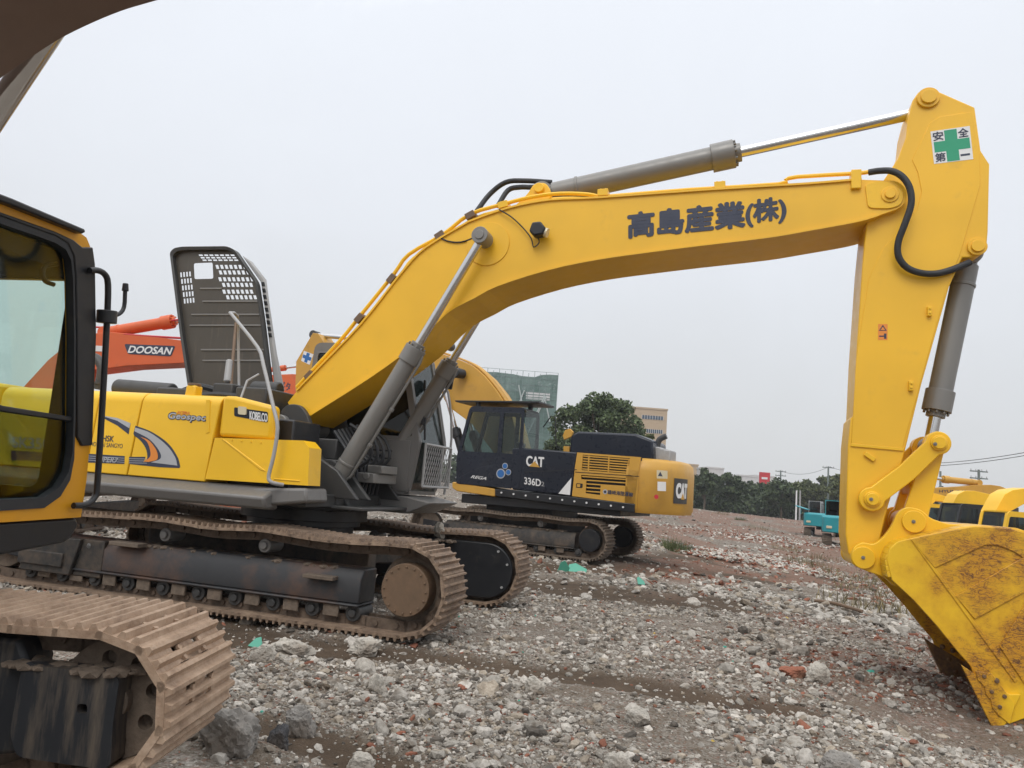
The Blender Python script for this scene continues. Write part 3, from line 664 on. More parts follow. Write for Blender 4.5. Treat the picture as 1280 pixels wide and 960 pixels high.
G().prism(L.pf([(1086, 348), (1104, 310), (1122, 292), (1146, 262), (1152, 240), (1147, 215), (1140, 200), (1163, 153), (1175, 146), (1216, 140), (1224, 190), (1225, 232), (1200, 318), (1184, 356), (1128, 560), (1064, 554), (1070, 450)], -aw), -aw-.008, -aw+.01).build('doubler_plate', BYEL, arm, bevel=.004, angle=20)
disc(arm, 'top_pin', 1160, 123, .11, -aw, .03, hub=.075)
disc(arm, 'ear_pin', 1221, 309, .09, -aw, .03, hub=.06)
for x, y in ((1161, 390), (1138, 483)):
    c = L.uv(x, y, -aw); G().box(c[0]-.02, c[0]+.02, -aw-.05, -aw, c[1]-.05, c[1]+.05).cyl((c[0], -aw-.06, c[1]+.025), (c[0], -aw-.04, c[1]+.025), .012, n=6).cyl((c[0], -aw-.06, c[1]-.02), (c[0], -aw-.04, c[1]-.02), .012, n=6).build('pipe_mount', YEL, arm, bevel=.004)
c = L.uv(1087, 571, -aw); mt = Matrix.Translation((c[0], 0, c[1])) @ Matrix.Rotation(rad(35), 4, 'Y')
G().box(-.055, .055, -aw-.03, -aw, -.022, .022, mat=mt).build('pipe_mount', YEL, arm, bevel=.004)
q = L.pf([(1064, 554), (1130, 560), (1129, 564), (1063, 558)], -aw); G().prism(q, -aw-.014, -aw).build('weld_seam', YEL, arm, bevel=.004)
# safety sticker
def quad(A, Bq, C, D, lat, u0, u1, v0, v1):
    def f(u, v): a = Vector(A).lerp(Vector(Bq), u); b = Vector(D).lerp(Vector(C), u); return tuple(b.lerp(a, v))
    return L.pf([f(u0, v0), f(u1, v0), f(u1, v1), f(u0, v1)], lat)
SA, SB, SC_, SD = (1163, 164.5), (1212, 157.5), (1216.5, 199), (1167.5, 205)   # TL TR BR BL
sl = -aw-.008
st = decal('safety_sticker', quad(SA, SB, SC_, SD, sl, 0, 1, 0, 1), WHT, arm, sl, t=.0015, base=.001)
cr = G().prism(quad(SA, SB, SC_, SD, sl, .34, .66, .02, .97), sl-.004, sl-.0026).prism(quad(SA, SB, SC_, SD, sl, .05, .34, .34, .66), sl-.004, sl-.0026).prism(quad(SA, SB, SC_, SD, sl, .66, .96, .34, .66), sl-.004, sl-.0026)
cr.build('green_cross', GRN, st)
def inquad(u, v): a = Vector(SA).lerp(Vector(SB), u); b = Vector(SD).lerp(Vector(SC_), u); return tuple(b.lerp(a, v))
for ch, u, v in (('安', .05, .70), ('全', .69, .70), ('第', .05, .05)):
    side_text('sticker_lettering', ch, INK, st, L, sl-.001, inquad(u, v), inquad(u+.26, v), inquad(u, v+.26), bold=.03, thick=.001)
G().prism(quad(SA, SB, SC_, SD, sl, .69, .93, .13, .19), sl-.004, sl-.0026).build('sticker_lettering', INK, st)
q = L.pf([(1097.5, 405), (1109.5, 405), (1109.5, 425), (1097.5, 425)], -aw-.008)
wd = decal('warning_sticker', q, ORD, arm, -aw-.008, t=.001, base=.001)
G().prism(L.pf([(1103.5, 406), (1108.5, 413.5), (1098.5, 413.5)], -aw-.008), -aw-.0115, -aw-.0103).prism(L.pf([(1099, 419.5), (1106, 419.5), (1106, 421), (1099, 421)], -aw-.008), -aw-.0115, -aw-.0103).prism(L.pf([(1105, 417), (1108, 417), (1108, 423.5), (1105, 423.5)], -aw-.008), -aw-.0115, -aw-.0103).build('warning_symbol', INK, wd)
G().prism(L.pf([(1103.5, 408.5), (1106.5, 412.7), (1100.5, 412.7)], -aw-.008), -aw-.0128, -aw-.0118).build('warning_symbol', ORD, wd)
# hose from boom to arm
hs = [(1086, 215.5), (1100, 213.5), (1115, 214), (1128, 221), (1137, 235), (1139, 255), (1131, 280), (1123, 302), (1123, 320), (1133, 334), (1150, 341), (1170, 342), (1190, 337), (1212, 328)]
lat_ = [-.36, -.4, -.44, -.46, -.47, -.47, -.45, -.42, -.40, -.38, -.37, -.36, -.34, -.28]
G().tube([P3(*h, l) for h, l in zip(hs, lat_)], .034, 12, smooth=4).build('arm_hose', RUB, R0)
# ---- arm cylinder
a0 = (ap[0], 0, ap[1]); c1 = L.uv(1147, 141, 0)
pe = L.uv(1160, 123, -aw)
cylinder(R0, 'arm_cylinder', a0, (pe[0], 0, pe[1]), .135, .535, .062, boss=.10, pipe=False)
# ---- bucket cylinder and linkage
b0 = L.uv(1221, 309, -aw); b1 = L.uv(1169, 555, -.26)
cylinder(R0, 'bucket_cylinder', (b0[0], 0, b0[1]), (b1[0], 0, b1[1]), .115, .82, .06, boss=.09, pipe=False)
lp = L.uv(1089, 624, -aw-.05)
def link(g, p, q, r0, r1, w, y0, y1, bow=0):
    p = Vector(p); q = Vector(q); t = (q-p).normalized(); n_ = Vector((-t.y, t.x)); m = (p+q)/2+n_*bow
    a0_ = math.degrees(atan2(t.y, t.x))
    poly = arc(p, r0, a0_+50, a0_+310, 14)+[tuple(m-n_*w)]+arc(q, r1, a0_-130, a0_+130, 14)+[tuple(m+n_*w)]
    return g.prism(poly, y0, y1)
for y in (-.40, .33): link(G(), lp, b1, .12, .115, .09, y, y+.07, -.02).build('rocker_link', YEL, R0, bevel=.01)
bp_ = L.uv(1142, 652, -.30)
g = G(); 
for y in (-.30, .22): link(g, b1, bp_, .115, .14, .10, y, y+.08)
g.box(min(b1[0], bp_[0])-.02, max(b1[0], bp_[0])-.02, -.22, .22, (b1[1]+bp_[1])/2-.12, (b1[1]+bp_[1])/2+.1).build('bucket_link', YEL, R0, bevel=.01)
for (c, r, y) in ((b1, .075, .43), (lp, .075, .43)):
    G().cyl((c[0], -y, c[1]), (c[0], y, c[1]), r, n=28).cyl((c[0], -y-.02, c[1]), (c[0], -y, c[1]), r*.8, n=24).build('link_pin', YEL, R0, bevel=.005)
# ---- bucket
bw = .74
side = [(1108.6, 700), (1112, 686), (1122, 677), (1138, 673), (1178, 664), (1217, 657), (1257, 659), (1280, 663), (1330, 690), (1375, 740), (1392, 800), (1375, 850), (1330, 880), (1262, 905), (1253, 908), (1239, 906), (1213.5, 833), (1196, 813), (1170, 781), (1142, 750), (1115, 725)]
sq = L.pf(side, -bw)
bk = G()
shell = smooth2(L.pf([(1110, 722), (1107, 700), (1118, 680), (1138, 673), (1178, 664), (1217, 657), (1257, 659), (1280, 663), (1330, 690), (1375, 740), (1392, 800), (1375, 850), (1330, 880), (1262, 905)], -bw), 3)
bk.band(off(shell, -.02), .04, -bw+.01, bw-.01)
bk.prism(sq, bw-.03, bw)
bucket = bk.build('bucket', BKT, R0, bevel=.006, angle=30)
G().prism(sq, -bw, -bw+.03).build('side_plate', BKT, bucket, bevel=.006, angle=30)
# raised wear plates
G().prism(L.pf([(1138, 674), (1178, 665), (1217, 658), (1257, 660), (1290, 668), (1290, 706), (1268, 690), (1248, 682), (1232, 681), (1168, 710)], -bw), -bw-.014, -bw+.002).build('wear_plate', BKTH, bucket, bevel=.005)
G().prism(L.pf([(1194, 745), (1290, 690), (1330, 720), (1290, 735), (1218, 774)], -bw), -bw-.014, -bw+.002).build('wear_plate', BKTH, bucket, bevel=.005)
G().prism(L.pf([(1249, 808), (1290, 740), (1345, 790), (1330, 860), (1290, 870)], -bw), -bw-.014, -bw+.002).build('wear_plate', BKTH, bucket, bevel=.005)
G().prism(L.pf([(1138, 674), (1141, 673), (1272, 850), (1268, 853)], -bw), -bw-.010, -bw+.002).build('weld_ridge', BKT, bucket, bevel=.003)
# ears
q = L.pf([(1063, 697), (1067, 684), (1078, 677), (1092, 681), (1103, 673), (1114, 659), (1122, 640), (1134, 633), (1152, 637), (1163, 648), (1185, 655), (1220, 656), (1200, 690), (1120, 735), (1106, 722), (1098, 719), (1078, 712), (1066, 706)], -.42)
for y in (-.42, .34): G().prism(rpoly(q, .05), y, y+.08).build('bucket_ear', YEL, bucket, bevel=.008)
for (x, y, r) in ((1079, 697, .13), (1142, 652, .13)):
    c = L.uv(x, y, -.42); G().cyl((c[0], -.45, c[1]), (c[0], .45, c[1]), r*.82, n=32).build('bucket_pin', YEL, bucket, bevel=.005)
# side cutters + bolts
cutp = [(1201.6, 831), (1222, 845), (1262, 868), (1276, 868), (1255, 909), (1239, 907)]
edge = [(1219, 838), (1222, 850), (1230, 858), (1232, 868), (1238, 875), (1240, 885), (1247, 893)]
cq = L.pf(cutp, -bw-.03)
bolts_px = [(1229.5, 845), (1245, 851), (1239, 864), (1255, 870), (1249, 883)]
for y0_, y1_, sg in ((-bw-.035, -bw, -1), (bw, bw+.035, 1), ):
    g = G().prism(cq, y0_, y1_); ye = y0_ if sg < 0 else bw-.03; 
    if sg > 0: g.prism([(a, b) for a, b in cq], bw-.05, bw)
    for p in bolts_px:
        c = L.uv(*p, -bw-.035); yq = ye if sg < 0 else bw-.05; g.cyl((c[0], yq, c[1]), (c[0], yq-.028, c[1]), .019, n=6, mi=1).cyl((c[0], yq, c[1]), (c[0], yq-.010, c[1]), .027, n=16, mi=1)
    o = g.build('side_cutter', [BKT if sg < 0 else BKIN, BKIN], bucket, bevel=.005)
    eq = L.pf(edge+[(1262, 905), (1268, 880), (1240, 842)], -bw-.035)
    if sg < 0: G().prism(eq, y0_-.012, y0_+.002).build('cutter_wedge', BKT, o, bevel=.004)
tip = L.uv(1255, 905, -bw); back = L.uv(1320, 880, -bw)
tv = Vector((tip[0]-back[0], tip[1]-back[1])).normalized(); tvv = Vector((-.25, -.97)).normalized()
for k in range(5):
    y = -bw+.14+k*(2*bw-.28)/4
    o = tip; n_ = Vector((-tvv.y, tvv.x))
    a = [(o[0]+n_.x*.05, o[1]+n_.y*.05), (o[0]-n_.x*.07, o[1]-n_.y*.07), (o[0]+tvv.x*.24-n_.x*.01, o[1]+tvv.y*.24-n_.y*.01), (o[0]+tvv.x*.24+n_.x*.012, o[1]+tvv.y*.24+n_.y*.012)]
    G().prism(a, y-.06, y+.06).build('tooth', BKIN, bucket, bevel=.008)
G().prism([(tip[0]+.12, tip[1]+.1), (tip[0]-.02, tip[1]+.02), (tip[0]-.03, tip[1]-.05), (tip[0]+.18, tip[1]+.02)], -bw+.02, bw-.02).build('cutting_edge', BKIN, bucket, bevel=.005)
# ---- operator cab (far side), its front towards the bucket
fr = L.at_x(522, 560, -.88); 
cb = cab(R0, -2.62, -.98, .47, 1.45, 1.38, 3.36, GRY, GLD, sideg=GLK, slant=.22, belly=.10, post=.09, pillar=.36, lower=.38)
g = G()
for zz in (1.62, 1.72, 1.82, 1.92): g.box(-1.95, -1.25, .452, .462, zz, zz+.018)
g.build('side_louvre', BLK, cb)
G().box(-2.5, -1.0, .455, .468, 1.42, 2.08).build('side_panel', GRY, cb, bevel=.01)
G().prism([(-2.5, 1.36), (-.95, 1.36), (-.62, 1.30), (-.95, 1.14), (-2.5, 1.14)], .42, 1.42).build('cab_deck', GRY, R0, bevel=.02)
decal('data_plate', L.pf([(475.5, 608), (489, 608), (489, 615.5), (475.5, 615.5)], .42), GRYL, bpy.data.objects['cab_deck'], .42)
# window guard
gx0 = -.80; gz0, gz1, gy0, gy1 = 1.50, 2.05, .50, 1.42
g = G()
for a, b in (((gx0, gy0, gz0), (gx0, gy1, gz0)), ((gx0, gy1, gz0), (gx0, gy1, gz1)), ((gx0, gy1, gz1), (gx0, gy0, gz1)), ((gx0, gy0, gz1), (gx0, gy0, gz0)), ((gx0, 1.1, gz0), (gx0, 1.1, gz1))): g.tube([a, b], .018, 6)
for k in range(-7, 14):
    for s in (1, -1):
        y_a = gy0+k*.075; z_a, z_b = gz0, gz1; dy = .30*s
        ya, yb = (y_a, y_a+dy)
        t0 = 0; t1 = 1
        def clip(y): return min(gy1, max(gy0, y))
        A_ = Vector((gx0, ya, z_a)); B_ = Vector((gx0, yb, z_b)); pts = [A_.lerp(B_, t/8) for t in range(9)]; pts = [p for p in pts if gy0 <= p.y <= gy1]
        if len(pts) > 1: g.tube([pts[0], pts[-1]], .005, 4)
g.build('window_guard', GRYL, cb)
g = G().tube([(-.86, 1.45, 1.4), (-.84, 1.5, 2.2), (-.95, 1.5, 2.85), (-1.05, 1.42, 2.95)], .018, 8, smooth=3); g.build('mirror_post', GRYL, cb)
c = (-.98, 1.25, 3.02); G().cyl((-1.0, 1.2, 2.98), (-.80, 1.28, 2.96), .085, .09, n=20).build('cab_mirror', BLK, cb, bevel=.02)
G().tube([(-.83, .52, 2.1), (-.88, .55, 2.5), (-.95, .62, 2.9)], .016, 6).box(-.90, -.86, .50, .56, 2.3, 2.45).build('wiper', BLK, cb)
# antenna-like bolts under the skirt

def dirt(root, name, x0, x1, y0, y1, z, n, seed, smax=.045, mat=None):
    rg = random.Random(seed); g = G(); bm_ = bmesh.new(); bmesh.ops.create_icosphere(bm_, subdivisions=1, radius=1); bv = [v.co.copy() for v in bm_.verts]; bf = [tuple(q.index for q in f.verts) for f in bm_.faces]; bm_.free()
    for _ in range(n):
        s_ = smax*rg.random()**2+.008; x = rg.uniform(x0, x1); y = rg.uniform(y0, y1); zz = z(x, y) if callable(z) else z
        g.add([(x+v.x*s_*1.3*rg.uniform(.8, 1.1), y+v.y*s_*1.2, zz+v.z*s_*.6) for v in bv], bf)
    o = g.build(name, mat or MUDST, root); o['kind'] = 'stuff'; return o
dirt(R0, 'caked_dirt', -3.75, -.6, -1.42, -1.15, .61, 420, 3); dirt(R0, 'caked_dirt', -1.4, -.5, .95, 1.2, .80, 120, 4, .06)

for k in range(5):
    c = L.uv(278+k*12, 549+k*1.1, B-.02); G().cyl((c[0], B-.028, c[1]), (c[0], B-.018, c[1]), .009, n=8).build('bolt_head', YEL, tb)
# grease nipples and drips round the big pins
for (x, y, r) in ((1079, 697, .135), (1142, 652, .135), (1089, 624, .10), (1169, 555, .095)):
    lt_ = -.455; c = L.uv(x, y, lt_); G().cyl((c[0], lt_-.004, c[1]), (c[0], lt_+.01, c[1]), .018, n=8).cyl((c[0], lt_-.018, c[1]), (c[0], lt_-.004, c[1]), .008, n=6).build('grease_nipple', CYLM, R0)

# =================================================================== NEAR MACHINE AT THE LEFT EDGE
U = Frame(-3.70, 2.55, 12)
R1 = thing('crawler_excavator', U, 'orange-yellow excavator cut off by the left edge, black framed windscreen and rusty track', 'excavator')
TT = Frame(-3.70, 2.55, 2)
sR = TT.uv(197, 872, .52)[0]; sR += .075; RE = .31; ZE = .665; s1_ = sR-RE
pN = [(s1_-.95, .03)]+arc((s1_, ZE), RE-.03, -50, 90, 7)+[(s1_-.9, .935), (s1_-1.3, .95), (s1_-2.2, .95), (s1_-3.5, .93)]+arc((s1_-3.5, .48), .45, 90, 270, 12)
trs = []
for yc in (.82, -.82):
    near = yc > 0
    t = make_track(R1, yc+(.02 if near else 0), .63 if near else .6, s1_-3.5, s1_, .455, nsh=54, carriers=(s1_-2.6, s1_-1.3), path=list(pN), nroll=6, out=-1, shoe=SHOE, link=SHOED, frame=MUDST, nbar=3, holes=near, sagv=.02, cover=True, grouser=.026)
    t.rotation_euler = (0, 0, rad(10)); trs.append(t)
t = trs[0]; sc = s1_
for ch in list(t.children):
    if ch.name.startswith(('final_drive', 'drive_sprocket')): bpy.data.objects.remove(ch)
hl = [[(sc+.155*cos(rad(a))+.03*cos(rad(b)), .665+.155*sin(rad(a))+.03*sin(rad(b))) for b in range(0, 360, 30)] for a in range(15, 375, 45)]
w_ = shift(holed(arc((sc, ZE), .228, 0, 355, 40), hl, .05), dy=.69); w_.cyl((sc, .62, ZE), (sc, .80, ZE), .075, n=28).cyl((sc, .71, ZE), (sc, .77, ZE), .215, n=40)
w_.build('idler_wheel', MUDST, t, bevel=.006)
q = TT.pf([(34, 826), (45, 832), (138, 842), (149, 850), (141, 905), (138, 957), (128, 962), (20, 946), (12, 915), (26, 840)], .56)
h_ = TT.pf([(96, 880), (109, 880), (109, 892), (96, 892)], .56)
g = G(); gg = shift(holed(rpoly(q, .03), [rpoly(h_, .012)[::-1]], .10), dy=.61); g.add(gg.v, gg.f)
g.build('idler_guard', GUARD, t, bevel=.012)
q2 = TT.pf([(-30, 795), (20, 800), (30, 830), (12, 915), (15, 945), (-30, 950)], .6)
G().prism(q2, .62, .8).build('track_frame_side', GUARD, t, bevel=.02)
gz_ = TT.uv(80, 833, .6); dirt(t, 'mud_clod', gz_[0]-.22, gz_[0]+.28, .56, .72, gz_[1]-.005, 70, 5, .035)
# upper structure
G().cyl((0, 0, .85), (0, 0, 1.08), .68, n=40).build('slewing_ring', BLK, R1, bevel=.01)
G().prism_z([(-1.2, -.9), (1.2, -.9), (1.2, -.6), (.5, 0), (1.2, .6), (1.2, .9), (-1.2, .9), (-1.2, .6), (-.5, 0), (-1.2, -.6)], .5, .85).build('car_body', BEAM, R1, bevel=.02)
XF = 1.15
def ax(*pts, x=XF): return [U.at_x(a, b, x) for a, b in pts]
fl = ax((-75, 658), (94, 647), (97, 655), (88, 672), (78, 679), (0, 694), (-75, 705))
G().prism_x(fl, XF-1.7, XF+.01).build('cab_floor', BLK, R1, bevel=.015)
G().prism_z([(-2.6, -1.3), (.9, -1.3), (.9, .25), (-.6, .25), (-.6, 1.3), (-2.6, 1.3)], 1.09, 1.22).build('revolving_frame', DRK, R1, bevel=.01)
G().box(-2.4, .6, -1.28, -.42, 1.23, 2.0).box(-2.4, -.75, -.42, 1.28, 1.23, 2.0).build('engine_cover', CABO, R1, bevel=.06)
G().prism_z(rpoly([(-2.42, -1.28), (-2.42, 1.25), (-2.8, 1.0), (-2.9, 0), (-2.8, -1.0)], .2), 1.15, 2.05).build('counterweight', CABO, R1, bevel=.06)
outl = ax((-75, 228), (0, 254), (60, 276), (92, 289), (103, 297), (107.5, 308), (110.5, 330), (112, 420), (109, 500), (107, 556), (103, 600), (96, 646), (-75, 657))
hole = ax((-68, 248), (0, 275), (35, 287), (62, 297), (76, 306), (83, 320), (85.5, 345), (87, 420), (86.5, 520), (85, 570), (80, 596), (68, 616), (48, 630), (-68, 637))
def px_plate(outer, holes, x, t):       # plate in the plane x, from (y,z) loops
    g = shift(holed(outer, holes, t)); g.v = [(x+b, a, c) for a, b, c in g.v]; g.f = [f[::-1] for f in g.f]; return g
cf = px_plate(outl, [hole[::-1]], XF, .05).build('cab', CABO, R1, bevel=.008)
ym, zm = sum(p[0] for p in hole)/len(hole), sum(p[1] for p in hole)/len(hole)
def shrink(pts, k): return [(ym+(a-ym)*k, zm+(b-zm)*k) for a, b in pts]
px_plate(shrink(hole, 1.022), [shrink(hole, .955)[::-1]], XF+.012, .045).build('windscreen_seal', RUB, cf, bevel=.006)
pil = ax((-70, 243), (0, 268), (60, 289), (84, 300), (95, 309), (108, 309), (111, 330), (112.5, 420), (109.5, 500), (107.5, 556), (95, 557), (88.5, 545), (88.5, 420), (87, 345), (84.5, 320), (77, 304), (62, 295), (0, 273), (-68, 247))
G().prism_x(pil, XF+.008, XF+.04).build('front_pillar', BLK, cf, bevel=.01)
G().prism_x(shrink(hole, .97), XF-.006, XF+.0).build('windscreen', GLS, cf)
lp_ = ax((-66, 496), (0, 514), (84, 526), (84, 568), (79, 594), (67, 612), (48, 626), (-66, 633)); G().prism_x(lp_, XF-.014, XF-.010).build('lower_pane', GLB, cf)  # extra sheet; dark of the cab floor put into its tint
bar = ax((-68, 488), (0, 507), (87, 521), (87, 527), (0, 514.5), (-68, 497)); G().prism_x(bar, XF-.02, XF+.025).build('windscreen_rail', BLK, cf, bevel=.006)
vis = ax((-75, 220), (0, 248), (91, 286), (93, 290), (89, 292), (0, 257), (-75, 231)); G().prism_x(vis, XF-.02, XF+.07).build('rain_visor', BLK, cf, bevel=.008)
z0c, z1c = outl[-2][1], outl[2][1]; yR = outl[7][0]; yL = .34
def sidep(y, d0=-.02):
    pr = rpoly([(-.55, z0c), (XF-.03, z0c), (XF-.03, z1c-.12), (XF-.1, z1c-.02), (-.45, z1c-.02)], .06)
    h1 = rpoly([(-.45, z0c+.62), (.22, z0c+.62), (.22, z1c-.2), (-.45, z1c-.2)], .06); h2 = rpoly([(.30, z0c+.45), (XF-.12, z0c+.45), (XF-.12, z1c-.2), (.30, z1c-.2)], .06)
    if d0 > 0: h2 = rpoly([(.30, z0c+.14), (XF-.12, z0c+.14), (XF-.12, z1c-.2), (.30, z1c-.2)], .06)
    sg = 1 if d0 > 0 else -1
    g = shift(holed(pr, [h1[::-1], h2[::-1]], .03), dy=y+sg*.016); o = g.build('side_wall', CABO, cf, bevel=.006)
    shift(holed(pr, [h1[::-1], h2[::-1]], .03), dy=y-sg*.016).build('wall_lining', SEAT, cf)
    G().prism(h1, y-.004, y+.004).prism(h2, y-.004, y+.004).build('side_glass', GLS, cf)
sidep(yR-.03, 1); sidep(yL)
G().box(-.53, XF-.03, yL, yR-.05, z1c-.06, z1c-.025).build('roof', CABO, cf, bevel=.01)
g = G().box(-.50, XF-.035, yL+.03, yR-.06, z1c-.10, z1c-.065).box(XF-.5, XF-.06, yL+.03, yR-.06, z1c-.20, z1c-.10)
g.build('roof_lining', SEAT, cf, bevel=.01)
rb = [(yL, z0c), (yR-.05, z0c), (yR-.05, z1c-.02), (yL, z1c-.02)]; rh = rpoly([(yL+.08, z0c+.6), (yR-.13, z0c+.6), (yR-.13, z1c-.22), (yL+.08, z1c-.22)], .05)
px_plate(rb, [rh[::-1]], -.53, .04).build('rear_wall', SEAT, cf); G().prism_x(rh, -.535, -.53).build('rear_glass', GLS, cf)
g = G().box(-.15, .35, yL+.25, yR-.3, z0c+.05, z0c+.42).prism([(-.2, z0c+.4), (-.06, z0c+.4), (-.18, z0c+.95), (-.3, z0c+.92)], yL+.27, yR-.32).box(-.1, .55, yR-.24, yR-.1, z0c+.05, z0c+.5).box(-.1, .6, yL+.04, yL+.2, z0c+.05, z0c+.5)
g.cyl((.65, yR-.45, z0c+.05), (.72, yR-.45, z0c+.6), .02)
g.build('driver_seat', SEAT, cf, bevel=.04)
hk = [(XF-.06, a, b) for a, b in ax((84, 330), (70, 333), (66, 342), (70, 352), (80, 356))]; G().tube(hk, .012, 8, smooth=3).build('grab_loop', BLK, cf)
# mirror post
def ap_(x, y, xx=XF+.06): a, b = U.at_x(x, y, xx); return (xx, a, b)
g = G().tube([ap_(112, 338), ap_(122, 338), ap_(131, 343), ap_(135, 356), ap_(134, 400)], .016, 10, smooth=3).tube([ap_(134, 395), ap_(130, 470), ap_(122, 600), ap_(118, 622), ap_(107, 631), ap_(92, 632)], .016, 10, smooth=3)
mp = g.build('mirror_post', BLK, R1)
g = G().cyl(ap_(134, 388), ap_(133, 404), .05, n=20); g.tube([ap_(136, 395), ap_(148, 393), ap_(155, 384), ap_(156.5, 362)], .011, 8, smooth=3).cyl(ap_(156.5, 364), ap_(157, 354), .018, .014, n=10); g.build('mirror_clamp', BLK, mp, bevel=.004)
# boom overhead (side facing the cab defines the visible lower edge)
lowN = U.pf([(0, 98), (41, 70), (82, 44.5), (141, 17.6), (197, 0)], .28)
d0 = Vector(lowN[0])-Vector(lowN[1]); d1 = Vector(lowN[-1])-Vector(lowN[-2])
lowN = [(.1, 1.75), (lowN[0][0]+d0.x*2.2-.02, lowN[0][1]+d0.y*2.6)]+lowN+[(lowN[-1][0]+d1.x*3, lowN[-1][1]+d1.y*2.6), (lowN[-1][0]+d1.x*9, lowN[-1][1]+d1.y*4)]
lowN = smooth2(lowN, 5)
uppN = off(lowN, -.0); uppN = [(a-.10-.5*abs(0), b+.55+.35*sin(pi*i/(len(lowN)-1))) for i, (a, b) in enumerate(lowN)]
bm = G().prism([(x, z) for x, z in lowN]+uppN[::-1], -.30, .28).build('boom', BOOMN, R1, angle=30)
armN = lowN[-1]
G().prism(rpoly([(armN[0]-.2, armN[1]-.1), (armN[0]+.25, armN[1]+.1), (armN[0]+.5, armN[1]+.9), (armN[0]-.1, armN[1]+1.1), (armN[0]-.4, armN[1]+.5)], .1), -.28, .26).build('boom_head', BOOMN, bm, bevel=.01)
cA = U.uv(30, 82, .36); cB = U.uv(-22, 160, .36)
dd = (Vector(cB)-Vector(cA)).normalized()
for y in (.37, -.39): cylinder(R1, 'boom_cylinder', (cA[0]+dd.x*1.4, y, cA[1]+dd.y*1.4), (cA[0]-dd.x*.25, y, cA[1]-dd.y*.25), .07, .5, .042, boss=.05, pipe=False)
print('N', lowN[:2], lowN[-1], cA, dd, sR, z0c, z1c, yR)

# =================================================================== BLACK AND YELLOW EXCAVATOR BEHIND
C = Frame(2.70, 19.25, 205)
R2 = thing('crawler_excavator', C, 'black and amber excavator with muddy tracks standing behind the big yellow machine', 'excavator')
for yc in (1.3, -1.3):
    make_track(R2, yc, .6, 0.02, 4.35, .485, nsh=50, carriers=(1.3, 2.9), nroll=8, out=1, shoe=MUDST, link=SHOED, frame=BEAM, nbar=3, cover=False, sagv=.03, grouser=.045, flip=True)
    # sprocket sits at the near end in the photograph
G().cyl((2.1, 0, .85), (2.1, 0, 1.12), .75, n=40).prism_z([(3.4, -1), (1, -1), (1.7, 0), (1, 1), (3.4, 1), (2.7, 0)], .5, .85).build('slewing_ring', BLK, R2, bevel=.01)
q0 = 1.5
def cp(*pts, lat=q0): return C.pf(pts, lat)
zb_ = C.uv(619, 618, q0)[1]
G().prism(rpoly(cp((565, 602), (619, 611), (619, 621), (571, 614), (565, 610)), .05), -1.4, q0).build('front_apron', CYEL, R2, bevel=.02)
g = G().prism(cp((619, 611), (714, 621), (794, 630), (793, 641), (714, 632), (619, 620)), -1.4, q0+.02); rl = g.build('lower_rail', BLK, R2, bevel=.015)
for i in range(11):
    c = C.uv(627+i*15.2, 615.8+i*1.82, q0+.02); G().cyl((c[0], q0+.01, c[1]), (c[0], q0+.045, c[1]), .022, n=10).build('rail_bolt', WHT, rl)
bl = cp((655, 560), (721, 565.5), (718, 585), (714.5, 620), (640, 612), (640, 560)); bk2 = G().prism(bl, .2, q0).build('side_panel', NAVY, R2, bevel=.03)
lv = cp((721.5, 565.5), (801, 571.5), (797, 600), (793, 630), (715, 620), (718.5, 585))
h1 = cp((728.4, 568.3), (787.5, 572.8), (785.5, 592), (727, 587.6)); h2 = cp((726.5, 593.6), (784, 597.8), (783.5, 607.7), (751, 605.5), (750, 619-.2), (732, 616.5), (732.7, 599.5), (726.3, 598.8))
ar = lambda P: sum(P[i-1][0]*P[i][1]-P[i][0]*P[i-1][1] for i in range(len(P)))
g = shift(holed(lv, [h1, h2], .04), dy=q0-.02); yp = g.build('louvred_panel', CYEL, R2, bevel=.005)
G().prism(lv, q0-.14, q0-.10).prism([(a, b) for a, b in lv], -1.3, .2).build('radiator_core', BLK, yp)
g = G()
for k in range(6):
    t_ = (k+.5)/6; a = Vector(h1[0]).lerp(Vector(h1[3]), t_); b = Vector(h1[1]).lerp(Vector(h1[2]), t_); g.prism([(a.x, a.y+.014), (b.x, b.y+.014), (b.x, b.y-.014), (a.x, a.y-.014)], q0-.04, q0-.012)
for k in range(5):
    y_ = 595.5+k*4.6; x1_ = 784 if k < 3 else 751; x0_ = 727 if k < 1 else 732.5
    a, b = cp((x0_, y_), (x1_, y_+(x1_-x0_)*.07)); g.prism([(a[0], a[1]+.014), (b[0], b[1]+.014), (b[0], b[1]-.014), (a[0], a[1]-.014)], q0-.04, q0-.012)
for x_ in (736, 761):
    a, b = cp((x_, 569), (x_-1, 590)); g.prism([(a[0]-.015, a[1]), (a[0]+.015, a[1]), (b[0]+.015, b[1]), (b[0]-.015, b[1])], q0-.045, q0-.008)
g.build('louvre', CYEL, yp)
a_, b_ = cp((719, 590), (799, 595.5)); G().prism([(a_[0], a_[1]+.008), (b_[0], b_[1]+.008), (b_[0], b_[1]-.008), (a_[0], a_[1]-.008)], q0-.005, q0+.004).build('panel_seam', BLK, yp)
decal('latch', rpoly(cp((720.5, 604), (728.5, 604.5), (728, 610), (720, 609.5)), .02), BLK, yp, q0, 1); decal('latch', rpoly(cp((721.5, 605), (725.5, 605.3), (725.2, 609), (721.2, 608.7)), .01), CYEL, yp, q0, 1, base=.006)
